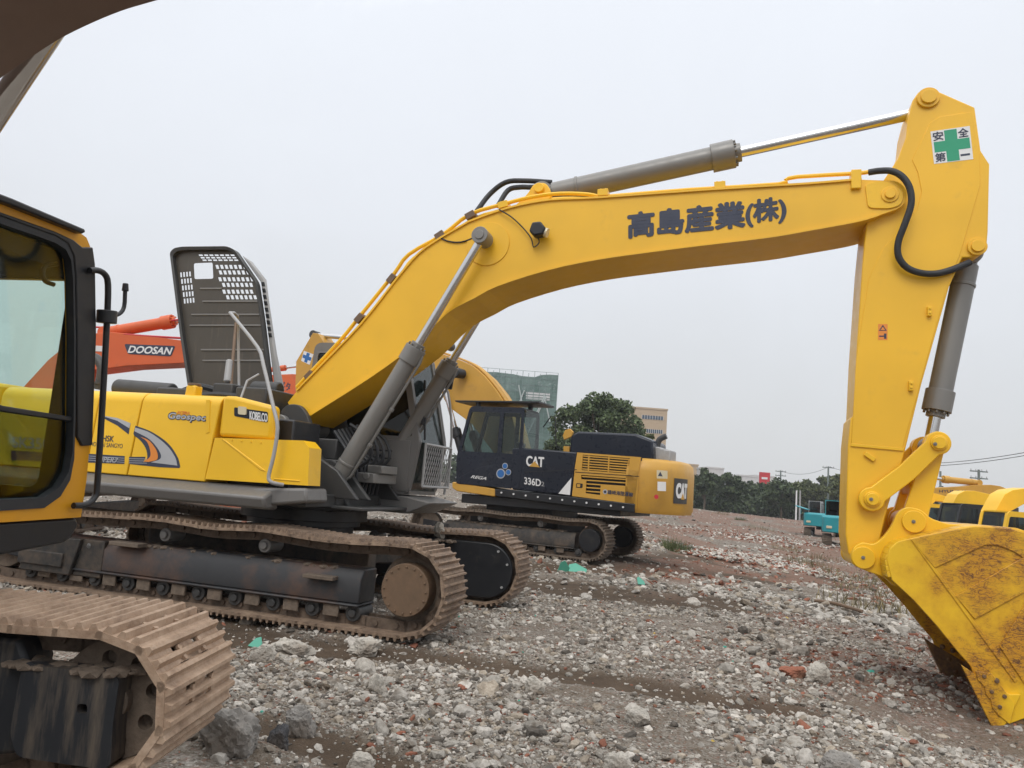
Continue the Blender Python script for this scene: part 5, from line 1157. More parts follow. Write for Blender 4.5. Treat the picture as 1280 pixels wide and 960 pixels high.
# =================================================================== LOOSE RUBBLE (stuff)
def ico(sub):
    bm_ = bmesh.new(); bmesh.ops.create_icosphere(bm_, subdivisions=sub, radius=1); v = np.array([p.co[:] for p in bm_.verts]); f = np.array([[q.index for q in p.verts] for p in bm_.faces]); bm_.free(); return v, f
IC = {1: ico(1), 2: ico(2)}
def rubble(name, label, n_try, rmin, rmax, smin, smax, sub, seed, spread=44, power=1.6, band=None):
    rg = np.random.default_rng(seed); n = n_try
    a = rg.uniform(-spread, spread, n)*pi/180; u = rg.random(n); r = rmin*(rmax/rmin)**u
    x = r*np.sin(a); y = r*np.cos(a); mu = mudf(x, y); br = brickf(x, y); cl = fbm(x*.9, y*.9, 4, 21)
    keep = rg.random(n) < np.clip((.06+.94*(1-mu))*npsm((cl-.33)/.2)*1.0+.10, 0, 1)
    # nothing inside the machines' footprints
    if band is not None:
        (ax_, ay), (bx, by), bwid = band; t = rg.random(n); q = rg.normal(0, 1, n)*bwid; dx, dy = bx-ax_, by-ay; ln = math.hypot(dx, dy)
        x = ax_+dx*t-dy/ln*q; y = ay+dy*t+dx/ln*q; r = np.hypot(x, y); mu = x*0; br = x*0+1; keep = fbm(x*.7, y*.7, 3, 61) > .42
    x, y, mu, br, r = x[keep], y[keep], mu[keep], br[keep], r[keep]; n = len(x)
    s = smin*(smax/smin)**(rg.random(n)**power)*np.clip(r/6, .8, 2.2)**.45
    bv, bf = IC[sub]; nv = len(bv)
    sc = np.stack([s*rg.uniform(.75, 1.3, n), s*rg.uniform(.55, 1.05, n), s*rg.uniform(.35, .75, n)], 1)
    isb = rg.random(n) < ((.05+.42*br) if band is None else .45)
    sc[isb] *= np.stack([rg.uniform(.9, 1.3, isb.sum()), np.full(isb.sum(), .7), np.full(isb.sum(), .7)], 1)
    jit = rg.uniform(.70, 1.12, (n, nv))
    V = bv[None]*jit[..., None]; V = np.clip(V, -.82, .82)*sc[:, None, :]
    an = rg.uniform(0, 2*pi, n); ti = rg.normal(0, .35, n); tj = rg.normal(0, .35, n)
    def rot(V, ax_, t):
        c_, s_ = np.cos(t)[:, None], np.sin(t)[:, None]; i_, j_ = [(1, 2), (0, 2), (0, 1)][ax_]; A_, B_ = V[..., i_].copy(), V[..., j_].copy(); V[..., i_] = A_*c_-B_*s_; V[..., j_] = A_*s_+B_*c_; return V
    V = rot(rot(rot(V, 0, ti), 1, tj), 2, an)
    z = heightf(x, y, mu)+sc[:, 2]*rg.uniform(-.15, .45, n)
    V += np.stack([x, y, z], 1)[:, None, :]
    F = (bf[None]+(np.arange(n)*nv)[:, None, None]).reshape(-1, 3)
    g_ = rg.random(n)[:, None]; col = np.where(g_ < .36, [[.34, .325, .30]], np.where(g_ < .74, [[.50, .48, .45]], np.where(g_ < .87, [[.12, .11, .10]], [[.35, .31, .26]])))
    col = col*rg.uniform(.8, 1.25, (n, 1))
    if band is not None: col = np.where(rg.random((n, 1)) < .30, [[.55, .53, .50]], col)
    bc = np.array([[.27, .115, .078]])*rg.uniform(.6, 1.25, (n, 1)); col = np.where(isb[:, None], bc, col)
    odd = np.where(s < .035*np.clip(r/6, 1, 3), rg.random(n), 0); col[odd > .9993] = (.08, .42, .34); col[(odd > .9982) & (odd < .9993)] = (.7, .7, .68); col[(odd > .9970) & (odd < .9975)] = (.5, .06, .05); col[(odd > .9962) & (odd < .997)] = (.55, .4, .1)
    C4 = np.ones((n, nv, 4)); C4[..., :3] = col[:, None, :]
    o = np_mesh(name, V.reshape(-1, 3), [F], {'tint': C4.reshape(-1, 4)}, smooth=False); tag(o, label, 'rubble', None, 'stuff'); return o
m, nt, b, out = nodes_of('rubble_pieces'); at = nt.nodes.new('ShaderNodeAttribute'); at.attribute_name = 'tint'
gv = nt.nodes.new('ShaderNodeNewGeometry').outputs['Position']; n1 = noise(nt, 35, 8, .7, gv); n2 = noise(nt, 7, 5, .6, gv)
c = mix(nt, 1.0, at.outputs['Color'], ramp(nt, n1, [(.3, (.6, .57, .53)), (.7, (1.15, 1.13, 1.1))]), 'MULTIPLY')
c = mix(nt, ramp(nt, n2, [(.50, (0,)*3), (.68, (.75,)*3)]), c, (.13, .098, .068))
nt.links.new(c, b.inputs['Base Color']); b.inputs['Roughness'].default_value = .93; b.inputs['Specular IOR Level'].default_value = .25; bump(nt, b, n1, .7, .008)
RUBM = m
for args in (('gravel', 'fine grey and red gravel scattered over the yard', 105000, 3.0, 17, .006, .026, 1, 1), ('rubble', 'fist sized broken concrete and brick covering the ground', 42000, 3.0, 30, .016, .055, 1, 2),
             ('rubble', 'grey concrete lumps strewn over the nearer ground', 700, 3.6, 14, .045, .11, 2, 3, 44, 3.0), ('rubble', 'broken bricks and concrete on the far field', 40000, 13, 110, .022, .10, 1, 4, 42)):
    o = rubble(*args); o.data.materials.append(RUBM)
for k_, (pa_, pb_, wd_, n_, sm_) in enumerate((((845, 690), (1010, 712), 1.2, 3200, .085), ((870, 668), (1040, 690), 2.0, 3000, .11), ((960, 700), (1075, 730), .9, 900, .07))):
    o = rubble('demolition_debris', 'ridge of white and brick-red demolition debris crossing the middle of the field', n_, 10, 40, .03, sm_, 1, 30+k_, band=(tuple(gp(*pa_)[:2]), tuple(gp(*pb_)[:2]), wd_)); o.data.materials.append(RUBM)

# ---- larger single rocks
def stone_mat(name, c): 
    m, nt, b, out = nodes_of(name); v = objvec(nt); n1 = noise(nt, 9, 10, .72, v); n2 = noise(nt, 2.2, 4, .6, v)
    col = ramp(nt, n1, [(.25, tuple(x*.5 for x in c)), (.5, c), (.8, tuple(min(.8, x*1.35) for x in c))]); col = mix(nt, ramp(nt, n2, [(.48, (0,)*3), (.66, (.7,)*3)]), col, (.13, .095, .065))
    nt.links.new(col, b.inputs['Base Color']); b.inputs['Roughness'].default_value = .92; bump(nt, b, n1, .9, .02); MATS[name] = m; return m
ST1 = stone_mat('pale_concrete', (.46, .43, .38)); ST2 = stone_mat('grey_concrete', (.26, .245, .225)); ST3 = stone_mat('broken_brick', (.30, .11, .065)); ST4 = stone_mat('dark_stone', (.07, .07, .075))
def rock(name, label, px_, py_, wpx, hpx, mat, seed, cat='rock', flat=1.0, cuts=9):
    p = gp(px_, py_+hpx*.25); dist = (p-Vector((0, 0, CAMH))).length; w_ = wpx/FPX*dist/2; h_ = hpx/FPX*dist/2*1.25
    rg = random.Random(seed); bm_ = bmesh.new(); bmesh.ops.create_icosphere(bm_, subdivisions=5, radius=1)
    planes = []
    for _ in range(cuts): v = Vector((rg.gauss(0, 1), rg.gauss(0, 1), rg.gauss(0, .8))).normalized(); planes.append((v, rg.uniform(.62, .92)))
    from mathutils import noise as mn
    for v in bm_.verts:
        c = v.co.copy()
        for n_, d in planes:
            e = c.dot(n_)-d
            if e > 0: c -= n_*e
        c += c.normalized()*(mn.fractal(c*2.0+Vector((seed, 0, 0)), .8, 2, 6)*.17+mn.fractal(c*9+Vector((seed, 3, 0)), .8, 2, 3)*.035); v.co = c
    me = bpy.data.meshes.new(name); 
    for v in bm_.verts: v.co = Vector((v.co.x*w_, v.co.y*w_*rg.uniform(.78, .8), v.co.z*h_*flat))
    bm_.to_mesh(me); bm_.free(); me.polygons.foreach_set('use_smooth', [True]*len(me.polygons)); me.set_sharp_from_angle(angle=rad(28)); me.materials.append(mat)
    o = bpy.data.objects.new(name, me); COL.objects.link(o); z = float(heightf(np.array([p.x]), np.array([p.y]))[0]); o.location = (p.x, p.y, z+h_*.45); o.rotation_euler = (rg.uniform(-.2, .2), rg.uniform(-.2, .2), rg.uniform(0, 3)*0+rg.uniform(-.4, .4))
    tag(o, label, cat); return o
rock('rock', 'largest grey rough rock in the near foreground, right of the rusty near track', 284, 930, 68, 46, ST2, 3)
rock('rock', 'grey rounded rock in dark mud, behind and right of the largest foreground rock', 375, 903, 38, 38, ST2, 5)
rock('rock', 'small black stone leaning between the two foreground rocks', 349, 925, 26, 26, ST4, 6)
rock('rock', 'pale flat concrete slab on gravel, just beyond the near track end', 366, 807, 48, 24, ST1, 8)
rock('rock', 'pale lump touching a scrap of mint plastic beside the near track', 327, 823, 30, 20, ST1, 9)
rock('rock', 'pale long lump under the sprocket end of the big yellow machine', 457, 804, 42, 20, ST1, 11)
rock('rock', 'pale egg-shaped stone alone on fine gravel, in front of the brown drive cover', 470, 860, 25, 22, ST1, 12)
rock('rock', 'elongated beige slab sticking out of dark mud at the bottom edge', 452, 941, 34, 26, ST1, 13, flat=.8)
rock('rock', 'pale pointed lump in the middle of the foreground gravel', 668, 856, 24, 20, ST1, 14)
rock('rock', 'light grey stone on gravel, lower middle, right of the pointed lump', 797, 897, 28, 20, ST1, 15)
rock('rock', 'whitish stone cut by the bottom edge right of centre', 772, 949, 30, 22, ST1, 16)
rock('rock', 'rounded pale boulder left of the bucket, next to broken brick', 1022, 845, 27, 22, ST1, 17)
rock('brick_chunk', 'reddish brick chunk against the pale boulder left of the bucket', 992, 841, 34, 13, ST3, 18, 'brick', cuts=14)
rock('rock', 'dark grey mound of stone at the bottom edge below the bucket', 1052, 955, 44, 26, ST2, 19)
rock('rock', 'pale stone perched on the far track frame of the big yellow machine', 594, 680, 15, 12, ST1, 20)
bpy.data.objects[[o.name for o in COL.objects if o.name.startswith('rock')][-1]]
o = [o for o in COL.objects if o.get('label', '').startswith('pale stone perched')][0]; q = L.world(-.72, 1.05, .92); o.location = q; o.scale = (.55, .55, .8)
# shards of mint plastic / glass
SHM = paint('mint_plastic', (.07, .32, .23), .5, (.25, .23, .18), .8)
def shard(label, px_, py_, wpx, hpx, ang, seed):
    p = gp(px_, py_); d = (p-Vector((0, 0, CAMH))).length; w_ = wpx/FPX*d; h_ = hpx/FPX*d
    g = G().prism([(-w_/2, 0), (w_*.4, -.01), (w_*.5, h_*.35), (w_*.05, h_), (-w_*.3, h_*.8)], -.006, .006)
    o = g.build('plastic_shard', SHM); z = float(heightf(np.array([p.x]), np.array([p.y]))[0]); o.location = (p.x, p.y, z+.02); o.rotation_euler = (rad(ang), 0, rad(seed*40)); tag(o, label, 'shard')
shard('mint green shard standing upright in the mud near the tracks of the black machine', 704, 716, 15, 14, 10, .3)
shard('mint green sheet lying flat right of the upright shard', 722, 716, 26, 20, -65, .2)
shard('small mint scrap by the pale lump near the rusty near track', 317, 812, 16, 14, -50, -.5)
shard('small mint scrap alone on the mud right of the tracks', 802, 735, 10, 12, -50, .5)
p0_, p1_ = gp(1018, 755), gp(1078, 768); g = G().tube([p0_+Vector((0, 0, .06)), (p0_+p1_)/2+Vector((0, .1, .08)), p1_+Vector((0, 0, .05))], .03, 7, smooth=4); tag(g.build('branch', DISK), 'thin dark branch lying on the rubble left of the bucket', 'branch')
# weeds (stuff) and yellow rags
LEAFM = {}
def leafmat(name, dark, lite):
    m, nt, b, out = nodes_of(name); ge = nt.nodes.new('ShaderNodeNewGeometry')
    c = ramp(nt, ge.outputs['Random Per Island'], [(0, dark), (.6, tuple((a+b_)/2 for a, b_ in zip(dark, lite))), (1, lite)])
    n_ = noise(nt, .9, 3, .5, ge.outputs['Position']); c = mix(nt, 1., c, ramp(nt, n_, [(.3, (.7, .75, .7)), (.7, (1.2, 1.2, 1.1))]), 'MULTIPLY')
    nt.links.new(c, b.inputs['Base Color']); b.inputs['Roughness'].default_value = .6; b.inputs['Specular IOR Level'].default_value = .3; MATS[name] = m; return m
LF1 = leafmat('dark_green_leaf', (.028, .048, .024), (.10, .13, .06)); LF2 = leafmat('olive_leaf', (.045, .060, .022), (.13, .145, .06)); LF3 = leafmat('dry_grass_blade', (.10, .085, .045), (.28, .22, .12))
LFB = leafmat('mid_green_leaf', (.04, .064, .032), (.14, .18, .085))
BARK = rusty('bark', (.05, .04, .03), (.09, .07, .05), (.14, .11, .08), .9, 8)
def blades(name, label, cs, n, rad_, h_, mat, seed):
    rg = np.random.default_rng(seed); V = []; 
    for cx_, cy_ in cs:
        a = rg.uniform(0, 2*pi, n); r = rad_*np.sqrt(rg.random(n)); x = cx_+r*np.cos(a); y = cy_+r*np.sin(a); z = heightf(x, y)
        h = h_*rg.uniform(.4, 1, n); w_ = .008+.004*rg.random(n); t = rg.uniform(0, 2*pi, n); lx, ly = rg.normal(0, .35, n)*h, rg.normal(0, .35, n)*h
        V.append(np.stack([np.stack([x-np.cos(t)*w_, y-np.sin(t)*w_, z-.01], 1), np.stack([x+np.cos(t)*w_, y+np.sin(t)*w_, z-.01], 1), np.stack([x+lx, y+ly, z+h], 1)], 1))
    V = np.concatenate(V); F = np.arange(len(V)*3).reshape(-1, 3); o = np_mesh(name, V.reshape(-1, 3), [F], smooth=False); o.data.materials.append(mat); tag(o, label, 'weeds', None, 'stuff')
blades('green_weeds', 'tufts of green weeds on the rubble', [tuple(gp(*p)[:2]) for p in ((843, 688), (846, 690), (925, 660), (1160, 760))], 220, .5, .4, LF2, 1)
blades('dry_grass', 'dry brown grass and stalks among the rubble', [tuple(gp(*p)[:2]) for p in ((1015, 712), (1030, 700), (1000, 705), (985, 690), (1090, 740), (1110, 730), (935, 668), (950, 672), (900, 655), (1060, 725), (1130, 770), (1080, 760))], 90, .9, .45, LF3, 2)

# =================================================================== FAR LEFT DRY BANK, TREES, BUILDINGS
def leaves(cs, n, size, seed, flat=.8):
    rg = np.random.default_rng(seed); out_ = []
    for (cx_, cy_, cz_, r_) in cs:
        k = max(6, int(n*(r_**2))); d = rg.normal(0, 1, (k, 3)); d /= np.linalg.norm(d, axis=1)[:, None]; rr = r_*(rg.random(k)**.38)[:, None]; p = d*rr*[1, 1, flat]+[cx_, cy_, cz_]
        a = rg.normal(0, 1, (k, 3)); a /= np.linalg.norm(a, axis=1)[:, None]; b_ = np.cross(a, rg.normal(0, 1, (k, 3))); b_ /= np.linalg.norm(b_, axis=1)[:, None]; s = size*rg.uniform(.5, 1.2, (k, 1))
        out_.append(np.stack([p-a*s, p+b_*s*.6, p+a*s, p-b_*s*.6], 1))
    return np.concatenate(out_)
def tree(name, label, px_, top, base, width, D, mat, seed, clumps=60, lump=.24, dens=140, leaf=.16, lobes=None, group=None, trunk=True, low=.12):
    """crown between pixel rows top..base of width px at distance D"""
    rg = random.Random(seed); r = ray(px_, base); foot_w = Vector((0, 0, CAMH))+r*(D/r.y); gz = float(heightf(np.array([foot_w.x]), np.array([foot_w.y]))[0])
    r2 = ray(px_, top); H = CAMH+(r2*(D/r2.y)).z-gz; W = width/FPX*D/cos(atan2(abs(r.x), r.y)); O = Vector((foot_w.x, foot_w.y, gz))
    root = thing(name, O, label, 'tree', group)
    th_ = max(.12, H*.022); g = G().tube([(0, 0, -.2), (th_*.5, 0, H*.18), (-th_*.4, th_*.4, H*.4), (0, 0, H*.62)], th_, 8, smooth=2)
    cs = []
    LB = lobes or [(0, .0, .58, .5)]
    for k in range(clumps):
        lb = LB[k % len(LB)]
        while True:
            d = Vector((rg.uniform(-1, 1), rg.uniform(-1, 1), rg.uniform(-1, 1)))
            if .25 < d.length < 1: break
        lr = lb[3]; f = .98
        z_ = lb[2]*H+d.z*(H*min(lb[2]-low, 1-lb[2]) if lobes is None else lb[3]*W)*.86
        cs.append((lb[0]*W+d.x*W*lr*.86, lb[1]*W+d.y*W*lr*.86, z_, W*lump*rg.uniform(.45, .95)*.62))
    for c in rg.sample(cs, min(9, len(cs))): g.tube([(0, 0, H*rg.uniform(.18, .45)), (c[0]*.5, c[1]*.5, c[2]*.8), (c[0], c[1], c[2])], th_*.32, 5)
    g.build('trunk', BARK, root)
    cs = [c if c[2]+c[3]*.8 < H*1.0 else (c[0], c[1], H-c[3]*.8, c[3]) for c in cs]
    V = leaves(cs, dens/((W*lump*.45)**2)*.5, leaf, seed); F = np.arange(len(V)*4).reshape(-1, 4)
    o = np_mesh('crown', V.reshape(-1, 3), [F], smooth=False); o.data.materials.append(mat); o.parent = root; return root
tree('broadleaf_tree', 'large round dark green tree beyond the black machine', 742, 484, 640, 124, 62, LFB, 2, 330, .17, 330, .15, lobes=[(0, 0, .72, .30), (-.24, 0, .66, .24), (.22, 0, .68, .25), (.0, 0, .80, .22), (-.34, 0, .50, .17), (.12, 0, .48, .36), (-.14, .05, .42, .34), (.36, 0, .48, .18), (.30, 0, .30, .28), (-.22, 0, .28, .28), (.06, 0, .84, .16), (.42, 0, .36, .2), (.34, 0, .56, .18)])
tree('broadleaf_tree', 'small olive tree at the right shoulder of the large round tree', 806, 533, 640, 34, 60, LF2, 4, 34, .3, 200, .16)
GT_ = 'trees along the far edge of the field'
for k, (x_, t_, b_, w_, mt_, lb) in enumerate(((880, 578, 634, 36, LF1, 'dark tree directly right of the black machine counterweight'), (910, 583, 636, 38, LF1, 'dark broad tree in front of the white building, second from the black machine'),
        (942, 597, 637, 44, LF1, 'lower dark tree left of the red sign'), (976, 592, 640, 44, LF1, 'wide dark tree just right of the red sign'), (1005, 592, 641, 44, LF2, 'olive tree behind the two thin posts'),
        (1032, 588, 643, 44, LF2, 'pale olive willow-like tree above the turquoise machines'), (1056, 584, 645, 40, LF2, 'pale olive tree partly hidden by the upright yellow arm'), (1180, 600, 652, 26, LF1, 'small dark tree glimpsed above the yellow cabs'))):
    tree('roadside_tree', lb, x_, t_, b_, w_, 112+(k % 3)*5, mt_, 20+k, 70, .27, 120, .28, group=GT_, low=.25)
# hedge / scrub mass at their feet
def strip(name, label, x0, x1, yb, hgt, D, mat, n, size, seed, kind='stuff', cat='bushes'):
    rg = np.random.default_rng(seed); cs = []
    for k in range(n):
        t = rg.random(); px_ = x0+(x1-x0)*t; r = ray(px_, yb); p = r*((D+rg.uniform(-2, 2))/r.y); gz = float(heightf(np.array([p.x]), np.array([p.y]))[0]); cs.append((p.x, p.y, gz+rg.random()*hgt*.8, rg.uniform(.5, .95)*hgt*.5))
    V = leaves(cs, 60/((hgt*.4)**2), size, seed); F = np.arange(len(V)*4).reshape(-1, 4); o = np_mesh(name, V.reshape(-1, 3), [F], smooth=False); o.data.materials.append(mat); tag(o, label, cat, None, kind)
strip('scrub', 'dark scrub along the foot of the far trees', 860, 1080, 640, 3.6, 118, LF1, 300, .3, 5)
strip('wooded_background', 'olive wood behind the turquoise machines', 960, 1095, 640, 5.6, 128, LF2, 220, .4, 6)
strip('wooded_background', 'distant dark trees behind the machines on the left', 400, 700, 600, 6.0, 150, LF1, 160, .5, 7)
# boundary wall
WALLM = rusty('weathered_wall', (.12, .115, .11), (.2, .19, .18), (.3, .29, .27), .9, .5, .1)
def on(px_, py_, D): r = ray(px_, py_); return Vector((0, 0, CAMH))+r*(D/r.y)
a = on(600, 640, 121); b_ = on(1120, 640, 121); g = G()
v = (b_-a); n_ = 40
for k in range(n_):
    q = a+v*(k/n_); q2 = a+v*((k+1)/n_); g.add([(q.x, q.y, -2), (q2.x, q2.y, -2), (q2.x, q2.y, 1.1), (q.x, q.y, 1.1), (q.x, q.y+.25, -2), (q2.x, q2.y+.25, -2), (q2.x, q2.y+.25, 1.1), (q.x, q.y+.25, 1.1)], [(0, 1, 2, 3), (5, 4, 7, 6), (3, 2, 6, 7)])
tag(g.build('boundary_wall', WALLM), 'long weathered grey wall behind the far trees', 'wall')
# buildings
BEI = rusty('beige_wall', (.43, .33, .23), (.47, .365, .255), (.40, .31, .22), .85, .3, .05); WHB = rusty('white_wall', (.5, .5, .5), (.6, .6, .6), (.45, .45, .46), .85, .2, .05)
WIN = paint('window_band', (.06, .09, .13), .25, amount=.1); NETM = None
def block(px0, px1, ytop, D, depth, wall, nm, label, cat='building', extra=None, rot=0):
    p0 = on(px0, ytop, D); p1 = on(px1, ytop, D); W = p1.x-p0.x; z1 = (p0.z+p1.z)/2; root = thing(nm, Vector((p0.x, D, -.72)), label, cat)
    H = z1+.72; G().box(0, W, 0, depth, 0, H).build('wall', wall, root, bevel=.05); G().box(-.1, W+.1, -.1, depth+.1, H, H+.35).build('parapet', wall, root); return root, W, H
r_, W, H = block(770, 834.5, 511, 150, 25, BEI, 'office_block', 'beige building with dark window strips right of the large tree')
def onb(px_, py_, D, root): p = on(px_, py_, D); return p.x-root.location.x, p.z-root.location.z
for (x0_, x1_, ya, yb) in ((802.5, 829, 519.5, 524.5), (808, 828, 537, 541.5), (806, 828, 554, 558)):
    a = onb(x0_, ya, 150, r_); b_ = onb(x1_, yb, 150, r_); zc_ = (a[1]+b_[1])/2
    w_ = G().box(a[0], b_[0], -.06, .05, zc_-.36, zc_+.36).build('window', WIN, r_)
    g = G()
    for k in range(9): xx = a[0]+(b_[0]-a[0])*k/8; g.box(xx-.04, xx+.04, -.1, -.04, zc_-.42, zc_+.42)
    g.build('mullion', WHB, w_)
# scaffolded building with green net
m = bpy.data.materials.new('green_scaffold_net'); m.use_nodes = True; nt = m.node_tree; b = nt.nodes['Principled BSDF']; o = nt.nodes['Material Output']; v = objvec(nt)
n1 = noise(nt, .25, 6, .6, v); c = ramp(nt, n1, [(.3, (.06, .125, .108)), (.5, (.11, .19, .165)), (.7, (.18, .27, .24))]); nt.links.new(c, b.inputs['Base Color']); b.inputs['Roughness'].default_value = .9
tr = nt.nodes.new('ShaderNodeBsdfTransparent'); mx_ = nt.nodes.new('ShaderNodeMixShader'); n2 = noise(nt, .6, 5, .7, objvec(nt, (1, 1, 3)))
nt.links.new(ramp(nt, n2, [(.35, (.60,)*3), (.62, (.92,)*3)]), mx_.inputs[0]); nt.links.new(tr.outputs[0], mx_.inputs[1]); nt.links.new(b.outputs[0], mx_.inputs[2]); nt.links.new(mx_.outputs[0], o.inputs[0]); NETM = m
CONC = rusty('site_concrete', (.10, .13, .125), (.16, .19, .18), (.22, .24, .23), .9, .4, .1)
D = 190; p0 = on(588, 459, D); p1 = on(698, 466, D); W = p1.x-p0.x; H = (p0.z+p1.z)/2+.72; root = thing('building_under_construction', Vector((p0.x, D, -.72)), 'unfinished building wrapped in green scaffold netting left of the large tree', 'building')
g = G()
for k in range(7): g.box(.5, W-1, 2, 14, k*H/7.3, k*H/7.3+.35)
for k in range(6): g.box(.5+k*(W-2)/5, 1.1+k*(W-2)/5, 2, 2.6, 0, H*.93)
g.box(1.5, W-1.5, 5, 13, 0, H*.82); g.build('concrete_frame', CONC, root)
# domed net top sweeping down to the right
prof_ = [(0, 0), (W, 0), (W, H*.985), (W*.9, H*.985), (W*.8, H*.975), (W*.74, H*.955), (W*.6, H*.955), (W*.5, H*.965), (W*.3, H*.972), (W*.12, H*.965), (0, H*.945)]
G().prism(prof_, 0, .08).build('scaffold_net', NETM, root); G().box(W-.1, W, .1, 14, 0, H*.9).build('scaffold_net', NETM, root)
g = G(); DIA = paint('scaffold_pole', (.42, .47, .46), .5)
for k in range(16): xx = W*k/15; g.box(xx-.06, xx+.06, -.14, -.04, 0, H*(1.0 if k % 2 else .985))
for k in range(19): zz = H*k/18; g.box(0, W, -.10, -.02, zz-.04, zz+.04)
g.build('scaffold', paint('green_grey_pole', (.13, .2, .185), .6), root)
g = G()
for (xa, za, xb, zb__) in ((.30, .86, .45, .44), (.45, .44, .63, .84), (.56, .88, .64, .66), (.66, .42, .88, .80), (.85, .82, .94, .60), (.16, .62, .26, .84), (.75, .60, .86, .80)):
    g.tube([(xa*W, -.4, za*H), (xb*W, -.4, zb__*H)], .17, 5)
g.build('diagonal_brace', DIA, root)
a = onb(658, 489, D, root); b_ = onb(687, 501, D, root); g = G()
for k in range(3): zz = b_[1]+(a[1]-b_[1])*k/3; g.box(a[0], b_[0], -.05, .3, zz, zz+(a[1]-b_[1])/3*.7)
g.build('unnetted_opening', WHB, root)
# small distant buildings and red sign
r_, W, H = block(885, 905, 586, 170, 10, WHB, 'white_building', 'small white building between the first two far trees')
for k in range(4): G().box(.3+k*W/4, W/4-.4+k*W/4, -.05, .05, H*.72, H*.86).build('window', WIN, r_)
r_, W, H = block(924, 948, 596, 175, 10, WHB, 'glass_fronted_building', 'pale low building with rows of windows left of the red sign')
for k in range(5): G().box(.2+k*W/5, W/5-.2+k*W/5, -.05, .05, H*.55, H*.8).build('window', WIN, r_)
r_, W, H = block(944, 968, 596, 200, 10, WHB, 'flat_roofed_building', 'wide pale flat roofed building behind the red sign')
r_, W, H = block(862, 873, 582, 185, 10, BEI, 'beige_building', 'sliver of beige building left of the far trees')
p0 = on(950, 590, 150); p1 = on(962.3, 607, 150); root = thing('red_sign', Vector(((p0.x+p1.x)/2, 150, -.72)), 'tall red sign board rising above the far trees', 'sign'); w2 = (p1.x-p0.x)/2; zt2 = p0.z+.72
G().box(-w2, w2, 0, .5, p1.z+.5, zt2).build('sign_board', REDM, root); G().box(-.3, .3, .1, .4, 0, p1.z+.5).build('pole', GRYL, root)
G().box(-w2*.65, w2*.5, -.03, 0, zt2-1.35, zt2-.95).build('white_mark', WHT, root); G().box(-w2*.7, w2*.6, -.03, 0, zt2-2.6, zt2-2.3).build('white_mark', WHT, root)
# poles and wires
GP = 'slim posts at the foot of the far trees'
for x_, yt, mt_, lb in ((995.8, 613, WHT, 'slim white post with a dark cap, left of a grey one'), (1000.3, 613, GRYL, 'slim grey post beside the white one')):
    t_ = on(x_, yt, 98); o_ = G().cyl((0, 0, -.3), (0, 0, t_.z+.72), .11, .09, n=10).build('post', mt_); o_.location = (t_.x, 98, -.72); tag(o_, lb, 'post', GP)
def upole(x_, yt, D_, lb, arms=2, grp='utility poles'):
    t_ = on(x_, yt, D_); root = thing('utility_pole', Vector((t_.x, D_, -.72)), lb, 'utility pole', grp); H = t_.z+.72; G().cyl((0, 0, -.3), (0, 0, H), .17, .12, n=10).build('pole', CONC, root)
    for k in range(arms):
        a_ = G().box(-.9, .9, -.06, .06, H-.25-k*.7, H-.13-k*.7).build('crossarm', CONC, root)
        g = G()
        for xx in (-.8, -.3, .3, .8): g.cyl((xx, 0, H-.13-k*.7), (xx, 0, H+.05-k*.7), .05, .03, n=8)
        g.build('insulator', GRYL, a_)
    return Vector((t_.x, D_, t_.z))
A1 = upole(976, 588, 130, 'utility pole rising behind the far trees right of the red sign'); A2 = upole(1035.5, 583, 118, 'utility pole above the olive trees, near the upright arm', 1)
A3 = upole(1223.5, 587, 78, 'utility pole with two crossarms above the yellow cabs'); 
t_ = on(1175.5, 589, 80); o_ = G().cyl((0, 0, -.3), (0, 0, t_.z+.72), .13, .1, n=10).build('post', CONC); o_.location = (t_.x, 80, -.72); tag(o_, 'plain dark post left of the amber boom, above the yellow cabs', 'post')
def wire(a, b, sag, lb, r_=.02):
    a = Vector(a); b = Vector(b); pts = [a.lerp(b, k/14)-Vector((0, 0, sag*4*(k/14)*(1-k/14))) for k in range(15)]; tag(G().tube(pts, r_, 5).build('power_line', RUB), lb, 'wire')
wire(on(1130, 579.5, 60), on(1330, 556, 40), .3, 'upper of two power lines crossing the sky on the right'); wire(on(1130, 582.5, 60), on(1330, 560, 40), .3, 'lower of two power lines crossing the sky on the right')
wire(A1+Vector((0, 0, -.1)), A2+Vector((0, 0, -.1)), .8, 'thin power line between the two poles above the far trees', .025); wire(A2, on(1120, 592, 112), .6, 'thin power line running from the right pole behind the arm', .025)

# =================================================================== THE AIR
m = bpy.data.materials.new('thin_haze'); m.use_nodes = True; nt = m.node_tree; nt.nodes.clear(); o = nt.nodes.new('ShaderNodeOutputMaterial'); v = nt.nodes.new('ShaderNodeVolumePrincipled')
v.inputs['Color'].default_value = (.86, .89, .93, 1); v.inputs['Density'].default_value = .0006; v.inputs['Anisotropy'].default_value = .2; nt.links.new(v.outputs[0], o.inputs['Volume'])
hz_ = G().box(-260, 260, -30, 260, -3.5, 48).build('haze', m); tag(hz_, 'thin pale haze over the field', 'haze', None, 'stuff')

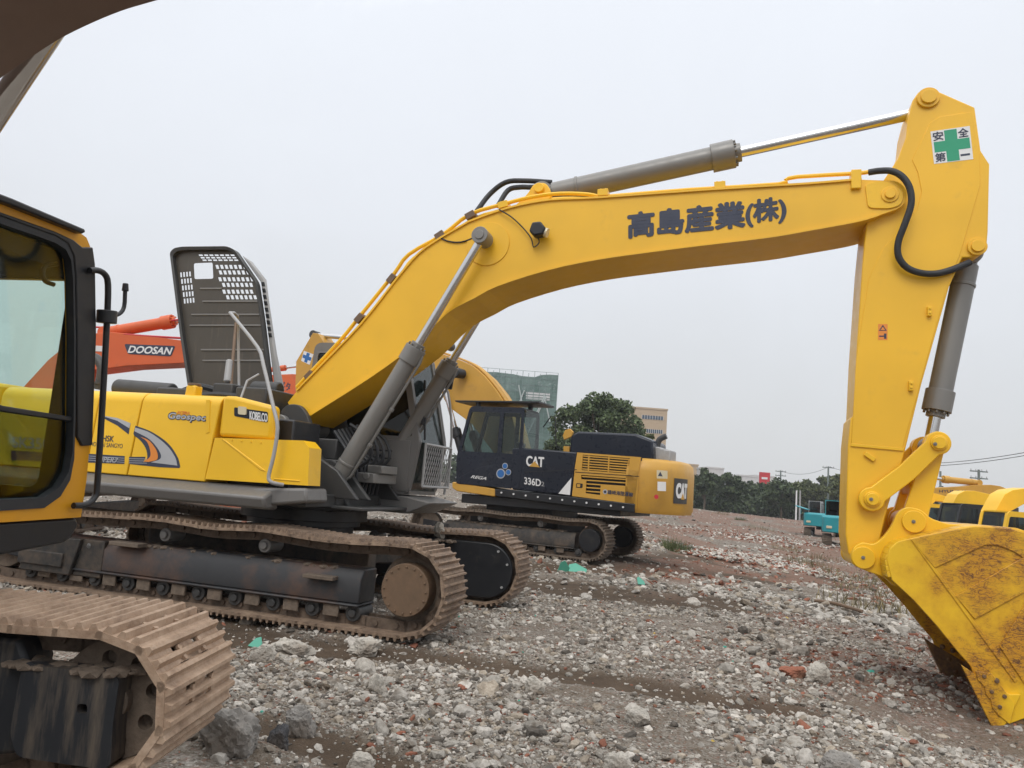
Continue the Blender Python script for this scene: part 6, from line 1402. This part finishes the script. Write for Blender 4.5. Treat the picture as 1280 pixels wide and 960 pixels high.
# ------------------------------------------------------------------ light
w = bpy.data.worlds.new('World'); SC.world = w; w.use_nodes = True; nt = w.node_tree; nt.nodes.clear()
o = nt.nodes.new('ShaderNodeOutputWorld'); bg = nt.nodes.new('ShaderNodeBackground'); bg.inputs[1].default_value = .1
sky = nt.nodes.new('ShaderNodeTexSky'); sky.sky_type = 'NISHITA'; sky.sun_disc = False
SUN_EL, SUN_AZ = rad(48), rad(200)       # azimuth clockwise from +Y: behind the camera, a little to the left
sky.sun_elevation = SUN_EL; sky.sun_rotation = SUN_AZ; sky.air_density = 1.5; sky.dust_density = 4
tc_ = nt.nodes.new('ShaderNodeTexCoord'); sx_ = nt.nodes.new('ShaderNodeSeparateXYZ'); nt.links.new(tc_.outputs['Generated'], sx_.inputs[0])
cl = noise(nt, 2.2, 6, .6, tc_.outputs['Generated'], dist=.6)
mm = nt.nodes.new('ShaderNodeMath'); mm.operation = 'MULTIPLY_ADD'; mm.inputs[1].default_value = .26; nt.links.new(cl, mm.inputs[0]); nt.links.new(sx_.outputs[2], mm.inputs[2])
K = 10
def kc(r, g_, b_): return (r*K, g_*K, b_*K)
rp = ramp(nt, mm.outputs[0], [(.0, kc(.66, .665, .675)), (.18, kc(.74, .755, .775)), (.44, kc(.87, .90, .955)), (.70, kc(.95, .99, 1.06)), (1.0, kc(2.0, 2.0, 2.0))])
mx = mix(nt, .93, sky.outputs[0], rp); nt.links.new(mx, bg.inputs[0]); nt.links.new(bg.outputs[0], o.inputs[0])
sl_ = bpy.data.lights.new('sun', 'SUN'); sl_.energy = 1.1; sl_.angle = rad(28); sl_.color = (1, .97, .92)
so = bpy.data.objects.new('sun', sl_); COL.objects.link(so)
dv = Vector((sin(SUN_AZ)*cos(SUN_EL), cos(SUN_AZ)*cos(SUN_EL), sin(SUN_EL))); so.rotation_euler = dv.to_track_quat('Z', 'Y').to_euler()
SC.view_settings.view_transform = 'Standard'; SC.view_settings.look = 'None'; SC.view_settings.exposure = 0; SC.view_settings.gamma = 1
SC.cycles.max_bounces = 6; SC.cycles.transparent_max_bounces = 12; SC.cycles.use_denoising = True
